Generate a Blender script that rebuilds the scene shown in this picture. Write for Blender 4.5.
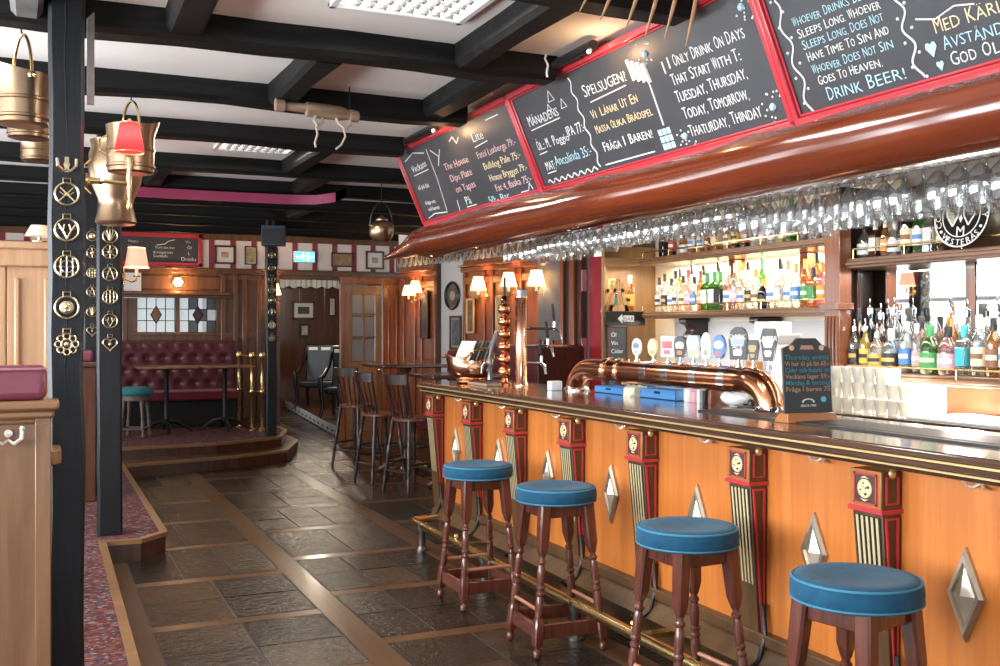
import bpy, bmesh, math, random
from math import sin, cos, pi, radians, sqrt, atan2
from mathutils import Vector, Matrix

for o in list(bpy.data.objects):
    bpy.data.objects.remove(o, do_unlink=True)
scene = bpy.context.scene
COL = scene.collection
rnd = random.Random(7)

# ---------------------------------------------------------------- camera
cam_d = bpy.data.cameras.new('camera')
cam = bpy.data.objects.new('camera', cam_d)
COL.objects.link(cam)
cam.location = (0, 0, 1.55)
cam.rotation_euler = (pi / 2, 0, -radians(24.34))
cam_d.sensor_width = 36.0
cam_d.lens = 36.65
cam_d.shift_y = -0.0028
cam_d.clip_start = 0.05
cam_d.clip_end = 200
scene.camera = cam

# ---------------------------------------------------------------- world, view
scene.view_settings.view_transform = 'Standard'
scene.view_settings.look = 'None'
scene.view_settings.gamma = 1.0
scene.view_settings.use_curve_mapping = False
scene.view_settings.exposure = 0.42
try:
    scene.cycles.use_denoising = True
    scene.cycles.max_bounces = 10
    scene.cycles.transparent_max_bounces = 24
    scene.cycles.sample_clamp_indirect = 6.0
    scene.cycles.caustics_reflective = False
    scene.cycles.caustics_refractive = False
except Exception:
    pass
world = bpy.data.worlds.new('daylight')
scene.world = world
world.use_nodes = True
wn = world.node_tree.nodes
wn['Background'].inputs[0].default_value = (0.90, 0.95, 1.0, 1)
wn['Background'].inputs[1].default_value = 1.05


def area(name, loc, rot, sx, sy, power, color=(1, 1, 1), spread=pi):
    d = bpy.data.lights.new(name, 'AREA')
    d.shape = 'RECTANGLE'
    d.size, d.size_y, d.energy, d.color = sx, sy, power, color
    d.spread = spread
    o = bpy.data.objects.new(name, d)
    COL.objects.link(o)
    o.location, o.rotation_euler = loc, rot
    return o


def point(name, loc, power, color=(1, .62, .3), r=.04):
    d = bpy.data.lights.new(name, 'POINT')
    d.energy, d.color, d.shadow_soft_size = power, color, r
    o = bpy.data.objects.new(name, d)
    COL.objects.link(o)
    o.location = loc
    return o


def spot(name, loc, target, power, color=(1, .8, .55), angle=70, r=.03):
    d = bpy.data.lights.new(name, 'SPOT')
    d.energy, d.color, d.shadow_soft_size = power, color, r
    d.spot_size, d.spot_blend = radians(angle), .6
    o = bpy.data.objects.new(name, d)
    COL.objects.link(o)
    o.location = loc
    o.rotation_euler = (Vector(target) - Vector(loc)).to_track_quat('-Z', 'Y').to_euler()
    return o


# daylight through the street windows in the wall at the left; added unseen fill where no front wall is built
for i, (y0, y1) in enumerate([(0.2, 2.6), (3.2, 5.6), (6.2, 8.2), (8.9, 13.2)]):
    area('window_daylight', (-3.42, (y0 + y1) / 2, 1.75), (0, -pi / 2 - radians(16), 0), 1.7, y1 - y0, (300, 270, 150, 110)[i], (.93, .96, 1))
area('front_fill', (0.6, -2.9, 1.7), (-pi / 2 - radians(14), 0, 0), 5.5, 2.0, 165, (.95, .97, 1))
# ceiling fittings
area('ceiling_fitting_light', (1.4, 3.9, 2.86), (0, 0, 0), .55, .55, 26, (1, .97, .9))
area('ceiling_fitting_light', (1.46, 7.55, 2.86), (0, 0, 0), .55, .55, 22, (1, .95, .85))
# warm strips under the back bar shelves
area('shelf_strip_light', (4.36, 5.5, 2.025), (0, 0, 0), .05, 2.0, 19, (1, .84, .60))
area('shelf_strip_light', (4.36, 5.5, 1.70), (pi, 0, 0), .05, 2.0, 7, (1, .86, .62))
area('shelf_strip_light', (4.1, 5.4, 1.625), (0, 0, 0), .05, 2.0, 9, (1, .95, .88))
area('shelf_strip_light', (4.0, 3.4, 1.875), (0, 0, 0), .05, 1.7, 9, (1, .92, .8))
area('shelf_strip_light', (3.95, 3.6, 1.275), (0, radians(12), 0), .05, 1.4, 2, (1, .92, .78))
area('tumbler_back_light', (4.13, 3.95, 1.20), (0, pi / 2, 0), .10, .9, 55, (1, .93, .82))
area('side_shelf_light', (3.98, 6.6, 2.03), (0, 0, 0), .2, .1, 2.5, (1, .84, .58))
area('canopy_fill_light', (3.42, 4.2, 2.24), (0, -radians(52), 0), .06, 4.6, 17, (1, .93, .82))  # unseen fill added to brighten the back bar


# ---------------------------------------------------------------- mesh builder
class MB:
    def __init__(s):
        s.v, s.f, s.m = [], [], []

    def add(s, vs, fs, mi=0, M=None):
        b = len(s.v)
        if M is not None:
            vs = [M @ Vector(p) for p in vs]
        s.v += [tuple(p) for p in vs]
        s.f += [tuple(b + i for i in f) for f in fs]
        s.m += [mi] * len(fs)
        return s

    def box(s, a, b, mi=0, M=None):
        x0, y0, z0 = a
        x1, y1, z1 = b
        v = [(x0, y0, z0), (x1, y0, z0), (x1, y1, z0), (x0, y1, z0), (x0, y0, z1), (x1, y0, z1), (x1, y1, z1), (x0, y1, z1)]
        f = [(3, 2, 1, 0), (4, 5, 6, 7), (0, 1, 5, 4), (1, 2, 6, 5), (2, 3, 7, 6), (3, 0, 4, 7)]
        return s.add(v, f, mi, M)

    def hexa(s, lo, hi, mi=0, M=None):      # two quads (bottom, top), each counter-clockwise from above
        return s.add(list(lo) + list(hi), [(3, 2, 1, 0), (4, 5, 6, 7), (0, 1, 5, 4), (1, 2, 6, 5), (2, 3, 7, 6), (3, 0, 4, 7)], mi, M)

    def loft(s, rings, mi=0, M=None, caps=True, closed=True):
        n = len(rings[0])
        v = [p for r in rings for p in r]
        f = []
        for i in range(len(rings) - 1):
            for k in range(n if closed else n - 1):
                k2 = (k + 1) % n
                f.append((i * n + k, i * n + k2, (i + 1) * n + k2, (i + 1) * n + k))
        if caps and closed:
            f.append(tuple(range(n - 1, -1, -1)))
            f.append(tuple(range((len(rings) - 1) * n, len(rings) * n)))
        return s.add(v, f, mi, M)

    def lathe(s, prof, n=20, mi=0, M=None, caps=True):
        rings = [[(r * cos(2 * pi * k / n), r * sin(2 * pi * k / n), z) for k in range(n)] for r, z in prof]
        return s.loft(rings, mi, M, caps)

    def tube(s, pts, r, n=8, mi=0, M=None, closed=False, caps=True):
        P = [Vector(p) for p in pts]
        m = len(P)
        rs = r if isinstance(r, (list, tuple)) else [r] * m
        up = None
        rings = []
        for i in range(m):
            if closed:
                t = (P[(i + 1) % m] - P[i - 1]).normalized()
            else:
                t = (P[min(i + 1, m - 1)] - P[max(i - 1, 0)]).normalized()
            if up is None:
                a = Vector((0, 0, 1)) if abs(t.z) < .9 else Vector((1, 0, 0))
                up = (a - t * a.dot(t)).normalized()
            else:
                up = (up - t * up.dot(t)).normalized()
            w = t.cross(up)
            rings.append([P[i] + rs[i] * (cos(2 * pi * k / n) * up + sin(2 * pi * k / n) * w) for k in range(n)])
        if closed:
            rings.append(rings[0])
        return s.loft(rings, mi, M, caps and not closed)

    def prism(s, poly, z0, z1, mi=0, M=None):
        n = len(poly)
        return s.loft([[(x, y, z0) for x, y in poly], [(x, y, z1) for x, y in poly]], mi, M)

    def ball(s, c, r, n=12, mi=0, M=None, sc=(1, 1, 1)):
        m = max(4, n // 2)
        rings = []
        for i in range(m + 1):
            t = pi * i / m
            rr = max(sin(t), .02) * r
            rings.append([(c[0] + sc[0] * rr * cos(2 * pi * k / n), c[1] + sc[1] * rr * sin(2 * pi * k / n), c[2] - sc[2] * r * cos(t)) for k in range(n)])
        return s.loft(rings, mi, M)

    def text(s, txt, M, size=.05, mi=0, align='LEFT', thick=.0006, shear=0, space=1.0, off=-.010):
        cu = bpy.data.curves.new('txt', 'FONT')
        cu.body, cu.size, cu.align_x = txt, size, align
        cu.extrude, cu.resolution_u, cu.shear, cu.space_character = thick, 2, shear, space
        cu.offset = off * size
        ob = bpy.data.objects.new('txt', cu)
        me = bpy.data.meshes.new_from_object(ob)
        if me and len(me.vertices):
            s.add([v.co.copy() for v in me.vertices], [tuple(p.vertices) for p in me.polygons], mi, M)
        bpy.data.objects.remove(ob)
        bpy.data.curves.remove(cu)
        if me:
            bpy.data.meshes.remove(me)
        return s

    def build(s, name, mats, parent=None, loc=(0, 0, 0), rotz=0, bevel=0, sharp=38, smooth=True, seg=2):
        me = bpy.data.meshes.new(name)
        me.from_pydata(s.v, [], s.f)
        for m in (mats if isinstance(mats, (list, tuple)) else [mats]):
            me.materials.append(m)
        me.polygons.foreach_set('material_index', s.m)
        bm = bmesh.new()
        bm.from_mesh(me)
        bmesh.ops.recalc_face_normals(bm, faces=bm.faces)
        bm.to_mesh(me)
        bm.free()
        if smooth:
            me.polygons.foreach_set('use_smooth', [True] * len(me.polygons))
            me.set_sharp_from_angle(angle=radians(sharp))
        me.update()
        o = bpy.data.objects.new(name, me)
        COL.objects.link(o)
        o.location = loc
        o.rotation_euler = (0, 0, rotz)
        if parent:
            o.parent = parent
        if bevel:
            b = o.modifiers.new('bevel', 'BEVEL')
            b.width, b.segments, b.limit_method, b.angle_limit = bevel, seg, 'ANGLE', radians(40)
            b.harden_normals = False
        return o


def tag(o, label, cat, group=None, kind=None):
    o['label'], o['category'] = label, cat
    if group:
        o['group'] = group
    if kind:
        o['kind'] = kind
    return o


def thing(name, label, cat, loc=(0, 0, 0), rotz=0, group=None):
    o = bpy.data.objects.new(name, None)
    COL.objects.link(o)
    o.empty_display_size = .05
    o.location = loc
    o.rotation_euler = (0, 0, rotz)
    return tag(o, label, cat, group)


def struct(o):
    o['kind'] = 'structure'
    return o


def dup(root, loc, rotz=None, label=None, group=None):
    r = root.copy()
    COL.objects.link(r)
    r.location = loc
    if rotz is not None:
        r.rotation_euler = (0, 0, rotz)
    if label:
        r['label'] = label
    if group:
        r['group'] = group
    for ch in list(root.children):
        c = ch.copy()
        COL.objects.link(c)
        c.parent = r
        for g in list(ch.children):
            d = g.copy()
            COL.objects.link(d)
            d.parent = c
    return r


def T(x, y, z):
    return Matrix.Translation((x, y, z))


def R(a, ax):
    return Matrix.Rotation(a, 4, ax)


def basis(o, u, v, n):
    M = Matrix((u, v, n)).transposed().to_4x4()
    M.translation = o
    return M


ORD = ['first', 'second', 'third', 'fourth', 'fifth', 'sixth', 'seventh', 'eighth', 'ninth', 'tenth', 'eleventh', 'twelfth', 'thirteenth', 'fourteenth',
       'fifteenth', 'sixteenth', 'seventeenth', 'eighteenth', 'nineteenth', 'twentieth', 'twenty-first', 'twenty-second', 'twenty-third', 'twenty-fourth',
       'twenty-fifth', 'twenty-sixth', 'twenty-seventh']

# ---------------------------------------------------------------- materials
MATS = {}


def mat(name, col=(.5, .5, .5), rough=.5, metal=0, coat=0, emit=None, estr=0, sheen=0, spec=.5, trans=0, bump=None, var=None, varscale=8, alpha=1):
    if name in MATS:
        return MATS[name]
    m = bpy.data.materials.new(name)
    m.use_nodes = True
    nt = m.node_tree
    p = nt.nodes['Principled BSDF']
    p.inputs['Base Color'].default_value = (*col, 1)
    p.inputs['Roughness'].default_value = rough
    p.inputs['Metallic'].default_value = metal
    p.inputs['Coat Weight'].default_value = coat
    p.inputs['Coat Roughness'].default_value = .12
    p.inputs['Sheen Weight'].default_value = sheen
    p.inputs['Specular IOR Level'].default_value = spec
    p.inputs['Transmission Weight'].default_value = trans
    p.inputs['Alpha'].default_value = alpha
    if emit:
        p.inputs['Emission Color'].default_value = (*emit, 1)
        p.inputs['Emission Strength'].default_value = estr
    if var or bump:
        tc = nt.nodes.new('ShaderNodeTexCoord')
        nz = nt.nodes.new('ShaderNodeTexNoise')
        nz.inputs['Scale'].default_value = varscale
        nz.inputs['Detail'].default_value = 5
        nt.links.new(tc.outputs['Object'], nz.inputs['Vector'])
        if var:
            cr = nt.nodes.new('ShaderNodeValToRGB')
            cr.color_ramp.elements[0].position, cr.color_ramp.elements[1].position = .3, .7
            cr.color_ramp.elements[0].color, cr.color_ramp.elements[1].color = (*var, 1), (*col, 1)
            nt.links.new(nz.outputs['Fac'], cr.inputs['Fac'])
            nt.links.new(cr.outputs['Color'], p.inputs['Base Color'])
        if bump:
            bp = nt.nodes.new('ShaderNodeBump')
            bp.inputs['Strength'].default_value = bump
            bp.inputs['Distance'].default_value = .01
            nt.links.new(nz.outputs['Fac'], bp.inputs['Height'])
            nt.links.new(bp.outputs['Normal'], p.inputs['Normal'])
    MATS[name] = m
    return m


def wood(name, c1, c2, axis='Z', scale=6, rough=.35, coat=.3, stretch=14, bump=.05, spec=.5):
    if name in MATS:
        return MATS[name]
    m = mat(name, c1, rough, coat=coat, spec=spec)
    nt = m.node_tree
    p = nt.nodes['Principled BSDF']
    tc = nt.nodes.new('ShaderNodeTexCoord')
    mp = nt.nodes.new('ShaderNodeMapping')
    sc = [scale * stretch ** .5] * 3
    sc['XYZ'.index(axis)] = scale / stretch ** .5
    mp.inputs['Scale'].default_value = sc
    nz = nt.nodes.new('ShaderNodeTexNoise')
    nz.inputs['Scale'].default_value = 1.0
    nz.inputs['Detail'].default_value = 7
    nz.inputs['Roughness'].default_value = .62
    nz.inputs['Distortion'].default_value = .6
    cr = nt.nodes.new('ShaderNodeValToRGB')
    cr.color_ramp.elements[0].position, cr.color_ramp.elements[1].position = .32, .68
    cr.color_ramp.elements[0].color, cr.color_ramp.elements[1].color = (*c2, 1), (*c1, 1)
    bp = nt.nodes.new('ShaderNodeBump')
    bp.inputs['Strength'].default_value = bump
    bp.inputs['Distance'].default_value = .01
    L = nt.links.new
    L(tc.outputs['Object'], mp.inputs['Vector'])
    L(mp.outputs['Vector'], nz.inputs['Vector'])
    L(nz.outputs['Fac'], cr.inputs['Fac'])
    L(cr.outputs['Color'], p.inputs['Base Color'])
    L(nz.outputs['Fac'], bp.inputs['Height'])
    L(bp.outputs['Normal'], p.inputs['Normal'])
    return m


def thin_glass(name, tint=(1, 1, 1), fac=.12, rough=.02, body=None, bodyfac=0):
    """thin clear glass: transparent + fresnel-weighted gloss (+ some body colour for filled bottles)"""
    if name in MATS:
        return MATS[name]
    m = bpy.data.materials.new(name)
    m.use_nodes = True
    nt = m.node_tree
    nt.nodes.remove(nt.nodes['Principled BSDF'])
    out = nt.nodes['Material Output']
    tr = nt.nodes.new('ShaderNodeBsdfTransparent')
    tr.inputs[0].default_value = (*tint, 1)
    gl = nt.nodes.new('ShaderNodeBsdfGlossy')
    gl.inputs['Roughness'].default_value = rough
    lw = nt.nodes.new('ShaderNodeLayerWeight')
    lw.inputs['Blend'].default_value = .35
    mr = nt.nodes.new('ShaderNodeMapRange')
    mr.inputs['To Min'].default_value = fac * .35
    mr.inputs['To Max'].default_value = min(.95, fac * 4.5)
    mx = nt.nodes.new('ShaderNodeMixShader')
    L = nt.links.new
    L(lw.outputs['Facing'], mr.inputs['Value'])
    L(mr.outputs['Result'], mx.inputs['Fac'])
    base = tr.outputs[0]
    if body:
        df = nt.nodes.new('ShaderNodeBsdfDiffuse')
        df.inputs[0].default_value = (*body, 1)
        tl = nt.nodes.new('ShaderNodeBsdfTranslucent')
        tl.inputs[0].default_value = (*body, 1)
        m0 = nt.nodes.new('ShaderNodeMixShader')
        m0.inputs[0].default_value = .5
        L(df.outputs[0], m0.inputs[1])
        L(tl.outputs[0], m0.inputs[2])
        m1 = nt.nodes.new('ShaderNodeMixShader')
        m1.inputs[0].default_value = bodyfac
        L(tr.outputs[0], m1.inputs[1])
        L(m0.outputs[0], m1.inputs[2])
        base = m1.outputs[0]
    L(base, mx.inputs[1])
    L(gl.outputs[0], mx.inputs[2])
    L(mx.outputs[0], out.inputs['Surface'])
    MATS[name] = m
    return m


M_white = mat('white_plaster', (.88, .86, .83), .9, bump=.1, varscale=30)
M_black = wood('black_painted_timber', (.013, .0125, .0125), (.005, .005, .005), 'X', 5, .6, .0, 10, .35, .18)
M_blackz = wood('black_painted_post', (.013, .016, .020), (.006, .0075, .010), 'Z', 5, .42, .03, 12, .3, .35)
M_brass = mat('brass', (.84, .63, .30), .22, 1, var=(.70, .50, .20), varscale=14)
M_brassp = mat('pale_brass', (.72, .60, .40), .3, 1, var=(.5, .4, .24), varscale=10)
M_gold = mat('gilt', (.75, .58, .28), .35, .7)
M_copper = mat('copper', (.78, .36, .20), .18, 1, var=(.55, .22, .11), varscale=9)
M_copperb = mat('bright_copper', (.86, .48, .32), .16, 1, var=(.72, .36, .22), varscale=7)
M_chrome = mat('chrome', (.8, .8, .82), .12, 1)
M_steel = mat('dark_steel', (.22, .22, .23), .32, 1)
M_iron = mat('black_iron', (.015, .016, .018), .4, .3)
M_darkwood = wood('dark_oak', (.115, .040, .018), (.045, .015, .008), 'Z', 6, .3, .4)
M_redwood = wood('red_mahogany', (.27, .075, .025), (.12, .028, .010), 'Z', 5, .25, .5)
M_stoolwood = wood('stool_mahogany', (.15, .042, .026), (.060, .017, .012), 'Z', 8, .25, .5)
M_orange = wood('honey_pine_panel', (.62, .205, .040), (.48, .135, .023), 'Z', 3.2, .4, .25, 26)
M_lightoak = wood('light_oak', (.52, .31, .17), (.38, .21, .11), 'Z', 5, .4, .2)
M_midoak = wood('mid_oak', (.36, .19, .085), (.22, .11, .05), 'Z', 5, .38, .25)
M_counter = wood('dark_counter_wood', (.10, .045, .028), (.035, .016, .012), 'Y', 7, .16, .8, 20)
M_log = wood('glossy_red_log', (.20, .038, .012), (.10, .018, .007), 'Y', 2.4, .16, 1.0, 16, .12)
M_pilaster = wood('brown_painted_wood', (.12, .060, .020), (.070, .033, .012), 'Z', 5, .45, .1)
M_shelfwood = wood('shelf_wood', (.22, .11, .055), (.11, .05, .026), 'Y', 6, .3, .4)
M_redpaint = mat('red_paint', (.50, .035, .05), .3, coat=.3)
M_reddoor = mat('red_door_paint', (.40, .02, .03), .35, coat=.2)
M_slateboard = mat('chalkboard_black', (.038, .040, .046), .42, var=(.056, .058, .066), varscale=3)  # window reflections put into the base as a lighter blue-grey
M_chalkw = mat('white_chalk', (.85, .85, .82), .9)
M_chalkb = mat('blue_chalk', (.45, .70, .78), .9)
M_chalky = mat('yellow_chalk', (.85, .68, .40), .9)
M_chalkp = mat('pink_chalk', (.80, .50, .50), .9)
M_bluevelvet = mat('blue_velvet', (.009, .085, .165), .8, sheen=.10, spec=.25, var=(.006, .060, .12), varscale=25)
M_piping = mat('blue_piping', (.04, .20, .32), .6)
M_tealvelvet = mat('teal_velvet', (.03, .22, .25), .8, sheen=.1, spec=.25)
M_maroon = mat('maroon_leather', (.105, .014, .024), .42, coat=.05, bump=.08, varscale=60)
M_maroonseat = mat('maroon_velvet', (.15, .008, .024), .75, sheen=.1)
M_plum = mat('plum_leather', (.19, .042, .068), .35, coat=.2)
M_paper = mat('white_paper', (.82, .82, .82), .8)
M_blackpl = mat('black_plastic', (.012, .012, .013), .35)
M_whitepl = mat('white_plastic', (.8, .8, .8), .4)
M_blueplastic = mat('blue_plastic', (.06, .22, .50), .4)
M_glass = thin_glass('clear_glass', (.97, .98, .98), .16)
M_stemglass = thin_glass('stemware_glass', (.95, .96, .96), .30, .05, (.9, .92, .93), .07)
M_tumbler = thin_glass('tumbler_glass', (.93, .93, .90), .2, .05, (.98, .96, .92), .5)
M_pane = thin_glass('window_glass', (.96, .98, .98), .08)
M_mirror = mat('mirror_glass', (.88, .9, .9), .02, 1)


def shade(name, col, emit, estr):
    m = mat(name, col, .8, emit=emit, estr=estr)
    nt = m.node_tree
    out, p = nt.nodes['Material Output'], nt.nodes['Principled BSDF']
    tl = nt.nodes.new('ShaderNodeBsdfTranslucent')
    tl.inputs[0].default_value = (*col, 1)
    mx = nt.nodes.new('ShaderNodeMixShader')
    mx.inputs[0].default_value = .5
    nt.links.new(p.outputs[0], mx.inputs[1])
    nt.links.new(tl.outputs[0], mx.inputs[2])
    nt.links.new(mx.outputs[0], out.inputs['Surface'])
    return m


M_shade = shade('cream_lamp_shade', (.9, .75, .5), (1, .66, .32), 4.0)
M_pinkshade = shade('pink_lamp_shade', (.85, .40, .34), (1, .42, .28), .9)
M_redshade = shade('red_lamp_shade', (.62, .03, .045), (.8, .03, .04), .12)
M_bulb = mat('lit_bulb', (1, .9, .7), .5, emit=(1, .82, .5), estr=14)
M_grey = mat('grey_render', (.34, .31, .29), .85)
M_greyw = mat('grey_white_board', (.60, .59, .58), .6)
M_cream = mat('cream_back_panel', (.90, .78, .58), .6)
M_slot = mat('black_and_shade', (.004, .004, .004), .8)  # own black of leads and sign, also shade painted on the bench base
# ================================================================ SETTING
CEIL = 2.92
BZ = 2.80


def slate_material():
    m = mat('slate_tile', (.06, .05, .045), .19, coat=.15, spec=.5)
    nt = m.node_tree
    p = nt.nodes['Principled BSDF']
    L = nt.links.new
    at = nt.nodes.new('ShaderNodeAttribute')
    at.attribute_name = 'tone'
    tc = nt.nodes.new('ShaderNodeTexCoord')
    n1 = nt.nodes.new('ShaderNodeTexNoise')
    n1.inputs['Scale'].default_value = 5
    n1.inputs['Detail'].default_value = 8
    n1.inputs['Roughness'].default_value = .68
    ad = nt.nodes.new('ShaderNodeMath')
    ad.operation = 'ADD'
    cr = nt.nodes.new('ShaderNodeValToRGB')
    e = cr.color_ramp.elements
    e[0].position, e[0].color = .42, (.009, .0075, .0065, 1)
    e[1].position, e[1].color = 1.25, (.095, .054, .028, 1)
    x = cr.color_ramp.elements.new(.72)
    x.color = (.027, .020, .015, 1)
    x = cr.color_ramp.elements.new(.95)
    x.color = (.060, .040, .025, 1)
    sc = nt.nodes.new('ShaderNodeMath')
    sc.operation = 'MULTIPLY'
    sc.inputs[1].default_value = .45
    L(tc.outputs['Object'], n1.inputs['Vector'])
    L(at.outputs['Fac'], sc.inputs[0])
    L(n1.outputs['Fac'], ad.inputs[0])
    L(sc.outputs[0], ad.inputs[1])
    L(ad.outputs[0], cr.inputs['Fac'])
    L(cr.outputs['Color'], p.inputs['Base Color'])
    n2 = nt.nodes.new('ShaderNodeTexNoise')
    n2.inputs['Scale'].default_value = 26
    n2.inputs['Detail'].default_value = 4
    L(tc.outputs['Object'], n2.inputs['Vector'])
    bp = nt.nodes.new('ShaderNodeBump')
    bp.inputs['Strength'].default_value = 1.0
    bp.inputs['Distance'].default_value = .012
    L(n2.outputs['Fac'], bp.inputs['Height'])
    L(bp.outputs['Normal'], p.inputs['Normal'])
    L(bp.outputs['Normal'], p.inputs['Coat Normal'])
    return m


def carpet_material():
    m = mat('patterned_carpet', (.2, .03, .03), .95)
    nt = m.node_tree
    p = nt.nodes['Principled BSDF']
    L = nt.links.new
    tc = nt.nodes.new('ShaderNodeTexCoord')
    vo = nt.nodes.new('ShaderNodeTexVoronoi')
    vo.inputs['Scale'].default_value = 58
    nz = nt.nodes.new('ShaderNodeTexNoise')
    nz.inputs['Scale'].default_value = 6
    mx = nt.nodes.new('ShaderNodeMixRGB')
    mx.inputs[0].default_value = .12
    L(tc.outputs['Object'], mx.inputs[1])
    L(nz.outputs['Color'], mx.inputs[2])
    L(tc.outputs['Object'], nz.inputs['Vector'])
    L(mx.outputs[0], vo.inputs['Vector'])
    sep = nt.nodes.new('ShaderNodeSeparateColor')
    L(vo.outputs['Color'], sep.inputs[0])
    cr = nt.nodes.new('ShaderNodeValToRGB')
    cr.color_ramp.interpolation = 'CONSTANT'
    els = [(0, (.10, .012, .012)), (.30, (.16, .026, .028)), (.44, (.035, .006, .006)), (.64, (.20, .085, .075)), (.73, (.04, .05, .09)), (.82, (.13, .05, .02)), (.92, (.20, .17, .17))]
    e = cr.color_ramp.elements
    e[0].position, e[0].color = els[0][0], (*els[0][1], 1)
    e[1].position, e[1].color = els[1][0], (*els[1][1], 1)
    for q, c in els[2:]:
        a = e.new(q)
        a.color = (*c, 1)
    L(sep.outputs[0], cr.inputs['Fac'])
    L(cr.outputs['Color'], p.inputs['Base Color'])
    return m


def stripe_material():
    m = mat('striped_wallpaper', (.8, .7, .62), .85)
    nt = m.node_tree
    p = nt.nodes['Principled BSDF']
    L = nt.links.new
    tc = nt.nodes.new('ShaderNodeTexCoord')
    sp = nt.nodes.new('ShaderNodeSeparateXYZ')
    L(tc.outputs['Object'], sp.inputs[0])
    a = nt.nodes.new('ShaderNodeMath')
    a.operation = 'MULTIPLY_ADD'
    a.inputs[1].default_value, a.inputs[2].default_value = 1 / .29, .3
    L(sp.outputs['X'], a.inputs[0])
    f = nt.nodes.new('ShaderNodeMath')
    f.operation = 'FRACT'
    L(a.outputs[0], f.inputs[0])
    cr = nt.nodes.new('ShaderNodeValToRGB')
    cr.color_ramp.interpolation = 'CONSTANT'
    e = cr.color_ramp.elements
    e[0].position, e[0].color = 0, (.82, .70, .62, 1)
    e[1].position, e[1].color = .66, (.27, .045, .065, 1)
    for q, c in [(.92, (.62, .40, .36)), (.97, (.82, .70, .62))]:
        x = e.new(q)
        x.color = (*c, 1)
    L(f.outputs[0], cr.inputs['Fac'])
    L(cr.outputs['Color'], p.inputs['Base Color'])
    return m


M_slate, M_carpet, M_stripe = slate_material(), carpet_material(), stripe_material()
M_plank = wood('floor_plank_wood', (.125, .060, .024), (.070, .032, .013), 'Y', 6, .34, .2, 16, .1)
M_plankx = wood('floor_plank_cross', (.125, .060, .024), (.070, .032, .013), 'X', 6, .34, .2, 16, .1)
M_grout = mat('floor_grout', (.075, .075, .08), .5)
M_treadedge = wood('step_nosing_oak', (.34, .18, .08), (.22, .11, .045), 'X', 6, .35, .3)

# ---- floor: slate tiles in bays framed by planks
mb = MB()
tones = []


def quad(x0, y0, x1, y1, z, mi, tone):
    mb.box((x0, y0, -.02), (x1, y1, z), mi)
    tones.extend([tone] * 8)


mb.box((-3.4, -3.0, -.06), (6.4, 21, -.004), 2)
tones += [0] * 8
PX = [-2.68, -1.64, -.59, .45, 1.49, 2.54, 3.6, 4.65, 5.7]
PW = .075
fr = random.Random(3)
for i in range(len(PX) - 1):
    quad(PX[i] - PW, -3, PX[i] + PW, 21, .0, 0, fr.random())
    xa, xb = PX[i] + PW + .004, PX[i + 1] - PW - .004
    ph = {3: .53, 4: .87}.get(i, fr.random())
    y = -3 + ph
    while y < 20.5:
        quad(xa, y - .05, xb, y + .05, 0.0, 1, fr.random())
        cols = fr.choice([2, 2, 2, 3])
        rows = fr.choice([1, 2, 2])
        for c in range(cols):
            for r_ in range(rows):
                w, h = (xb - xa) / cols, (1.0 - .108) / rows
                quad(xa + c * w + .006, y + .054 + r_ * h + .006, xa + (c + 1) * w - .006, y + .054 + (r_ + 1) * h - .006, fr.uniform(-.001, .001), 3, fr.random())
        y += 1.0
fl = struct(mb.build('floor', [M_plank, M_plankx, M_grout, M_slate], smooth=False))
at = fl.data.attributes.new('tone', 'FLOAT', 'POINT')
at.data.foreach_set('value', tones)

# ---- ceiling
struct(MB().box((-3.4, -3, CEIL), (6.4, 14.6, CEIL + .1)).build('ceiling', M_white, smooth=False))
struct(MB().box((2.6, 14.6, 2.7), (6.4, 21, 2.8)).build('ceiling_passage', mat('passage_ceiling', (.10, .08, .07), .8), smooth=False))

# ---- black timbers of the ceiling
trim_n = [0]


def timber(a, b, mats=M_black):
    trim_n[0] += 1
    mb = MB()
    ax = 0 if abs(b[0] - a[0]) > abs(b[1] - a[1]) else 1
    n = max(2, int((b[ax] - a[ax]) / .35))
    rr = random.Random(trim_n[0] * 13)
    rings = []
    for k in range(n + 1):
        t = a[ax] + (b[ax] - a[ax]) * k / n
        j = [rr.uniform(-.010, .010) for _ in range(6)]
        o = 1 - ax
        c = .022
        lo, hi = a[o] + j[0], b[o] + j[1]
        zl, zh = a[2] + j[2], b[2]
        sec = [(lo + c, zl), (hi - c, zl + j[3] * .4), (hi, zl + c), (hi, zh), (lo, zh), (lo, zl + c)]
        rings.append([(t, q, z) if ax == 0 else (q, t, z) for q, z in sec])
    mb.loft(rings)
    return struct(mb.build('trim_%d' % trim_n[0], mats))


for y, xe in [(3.36, 2.36), (4.53, 2.36), (5.69, 2.36), (6.87, 2.36), (8.2, 5.0), (9.35, 5.0), (10.45, 4.9), (11.5, 4.8), (12.5, 4.7), (13.5, 4.7)]:
    timber((-3.35, y, BZ), (xe, y + .155, CEIL + .02))
for x, y0, y1 in [(.56, 3.53, 4.52), (1.24, 4.70, 5.68), (1.88, 3.53, 4.52), (2.14, 4.70, 5.68), (1.86, 7.04, 8.19), (.9, 8.37, 9.34), (2.2, 8.37, 9.34), (1.6, 9.52, 10.44), (-1.2, 4.7, 5.68), (-1.0, 7.04, 8.19), (2.6, 10.62, 11.49)]:
    timber((x - .075, y0, BZ + .012), (x + .075, y1, CEIL + .02))

for x0, x1, y, z0 in ((.178, .206, 4.502, 2.48),):      # pale grey board right behind the massive post
    trim_n[0] += 1
    struct(MB().hexa([(x0, y, z0), (x1, y, z0), (x1, y + .03, z0), (x0, y + .03, z0)], [(x0, y, 2.83), (x1, y, 2.86), (x1, y + .03, 2.86), (x0, y + .03, 2.83)]).build('trim_%d' % trim_n[0], mat('grey_board', (.50, .49, .48), .7, var=(.32, .31, .31), varscale=12)))

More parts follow.
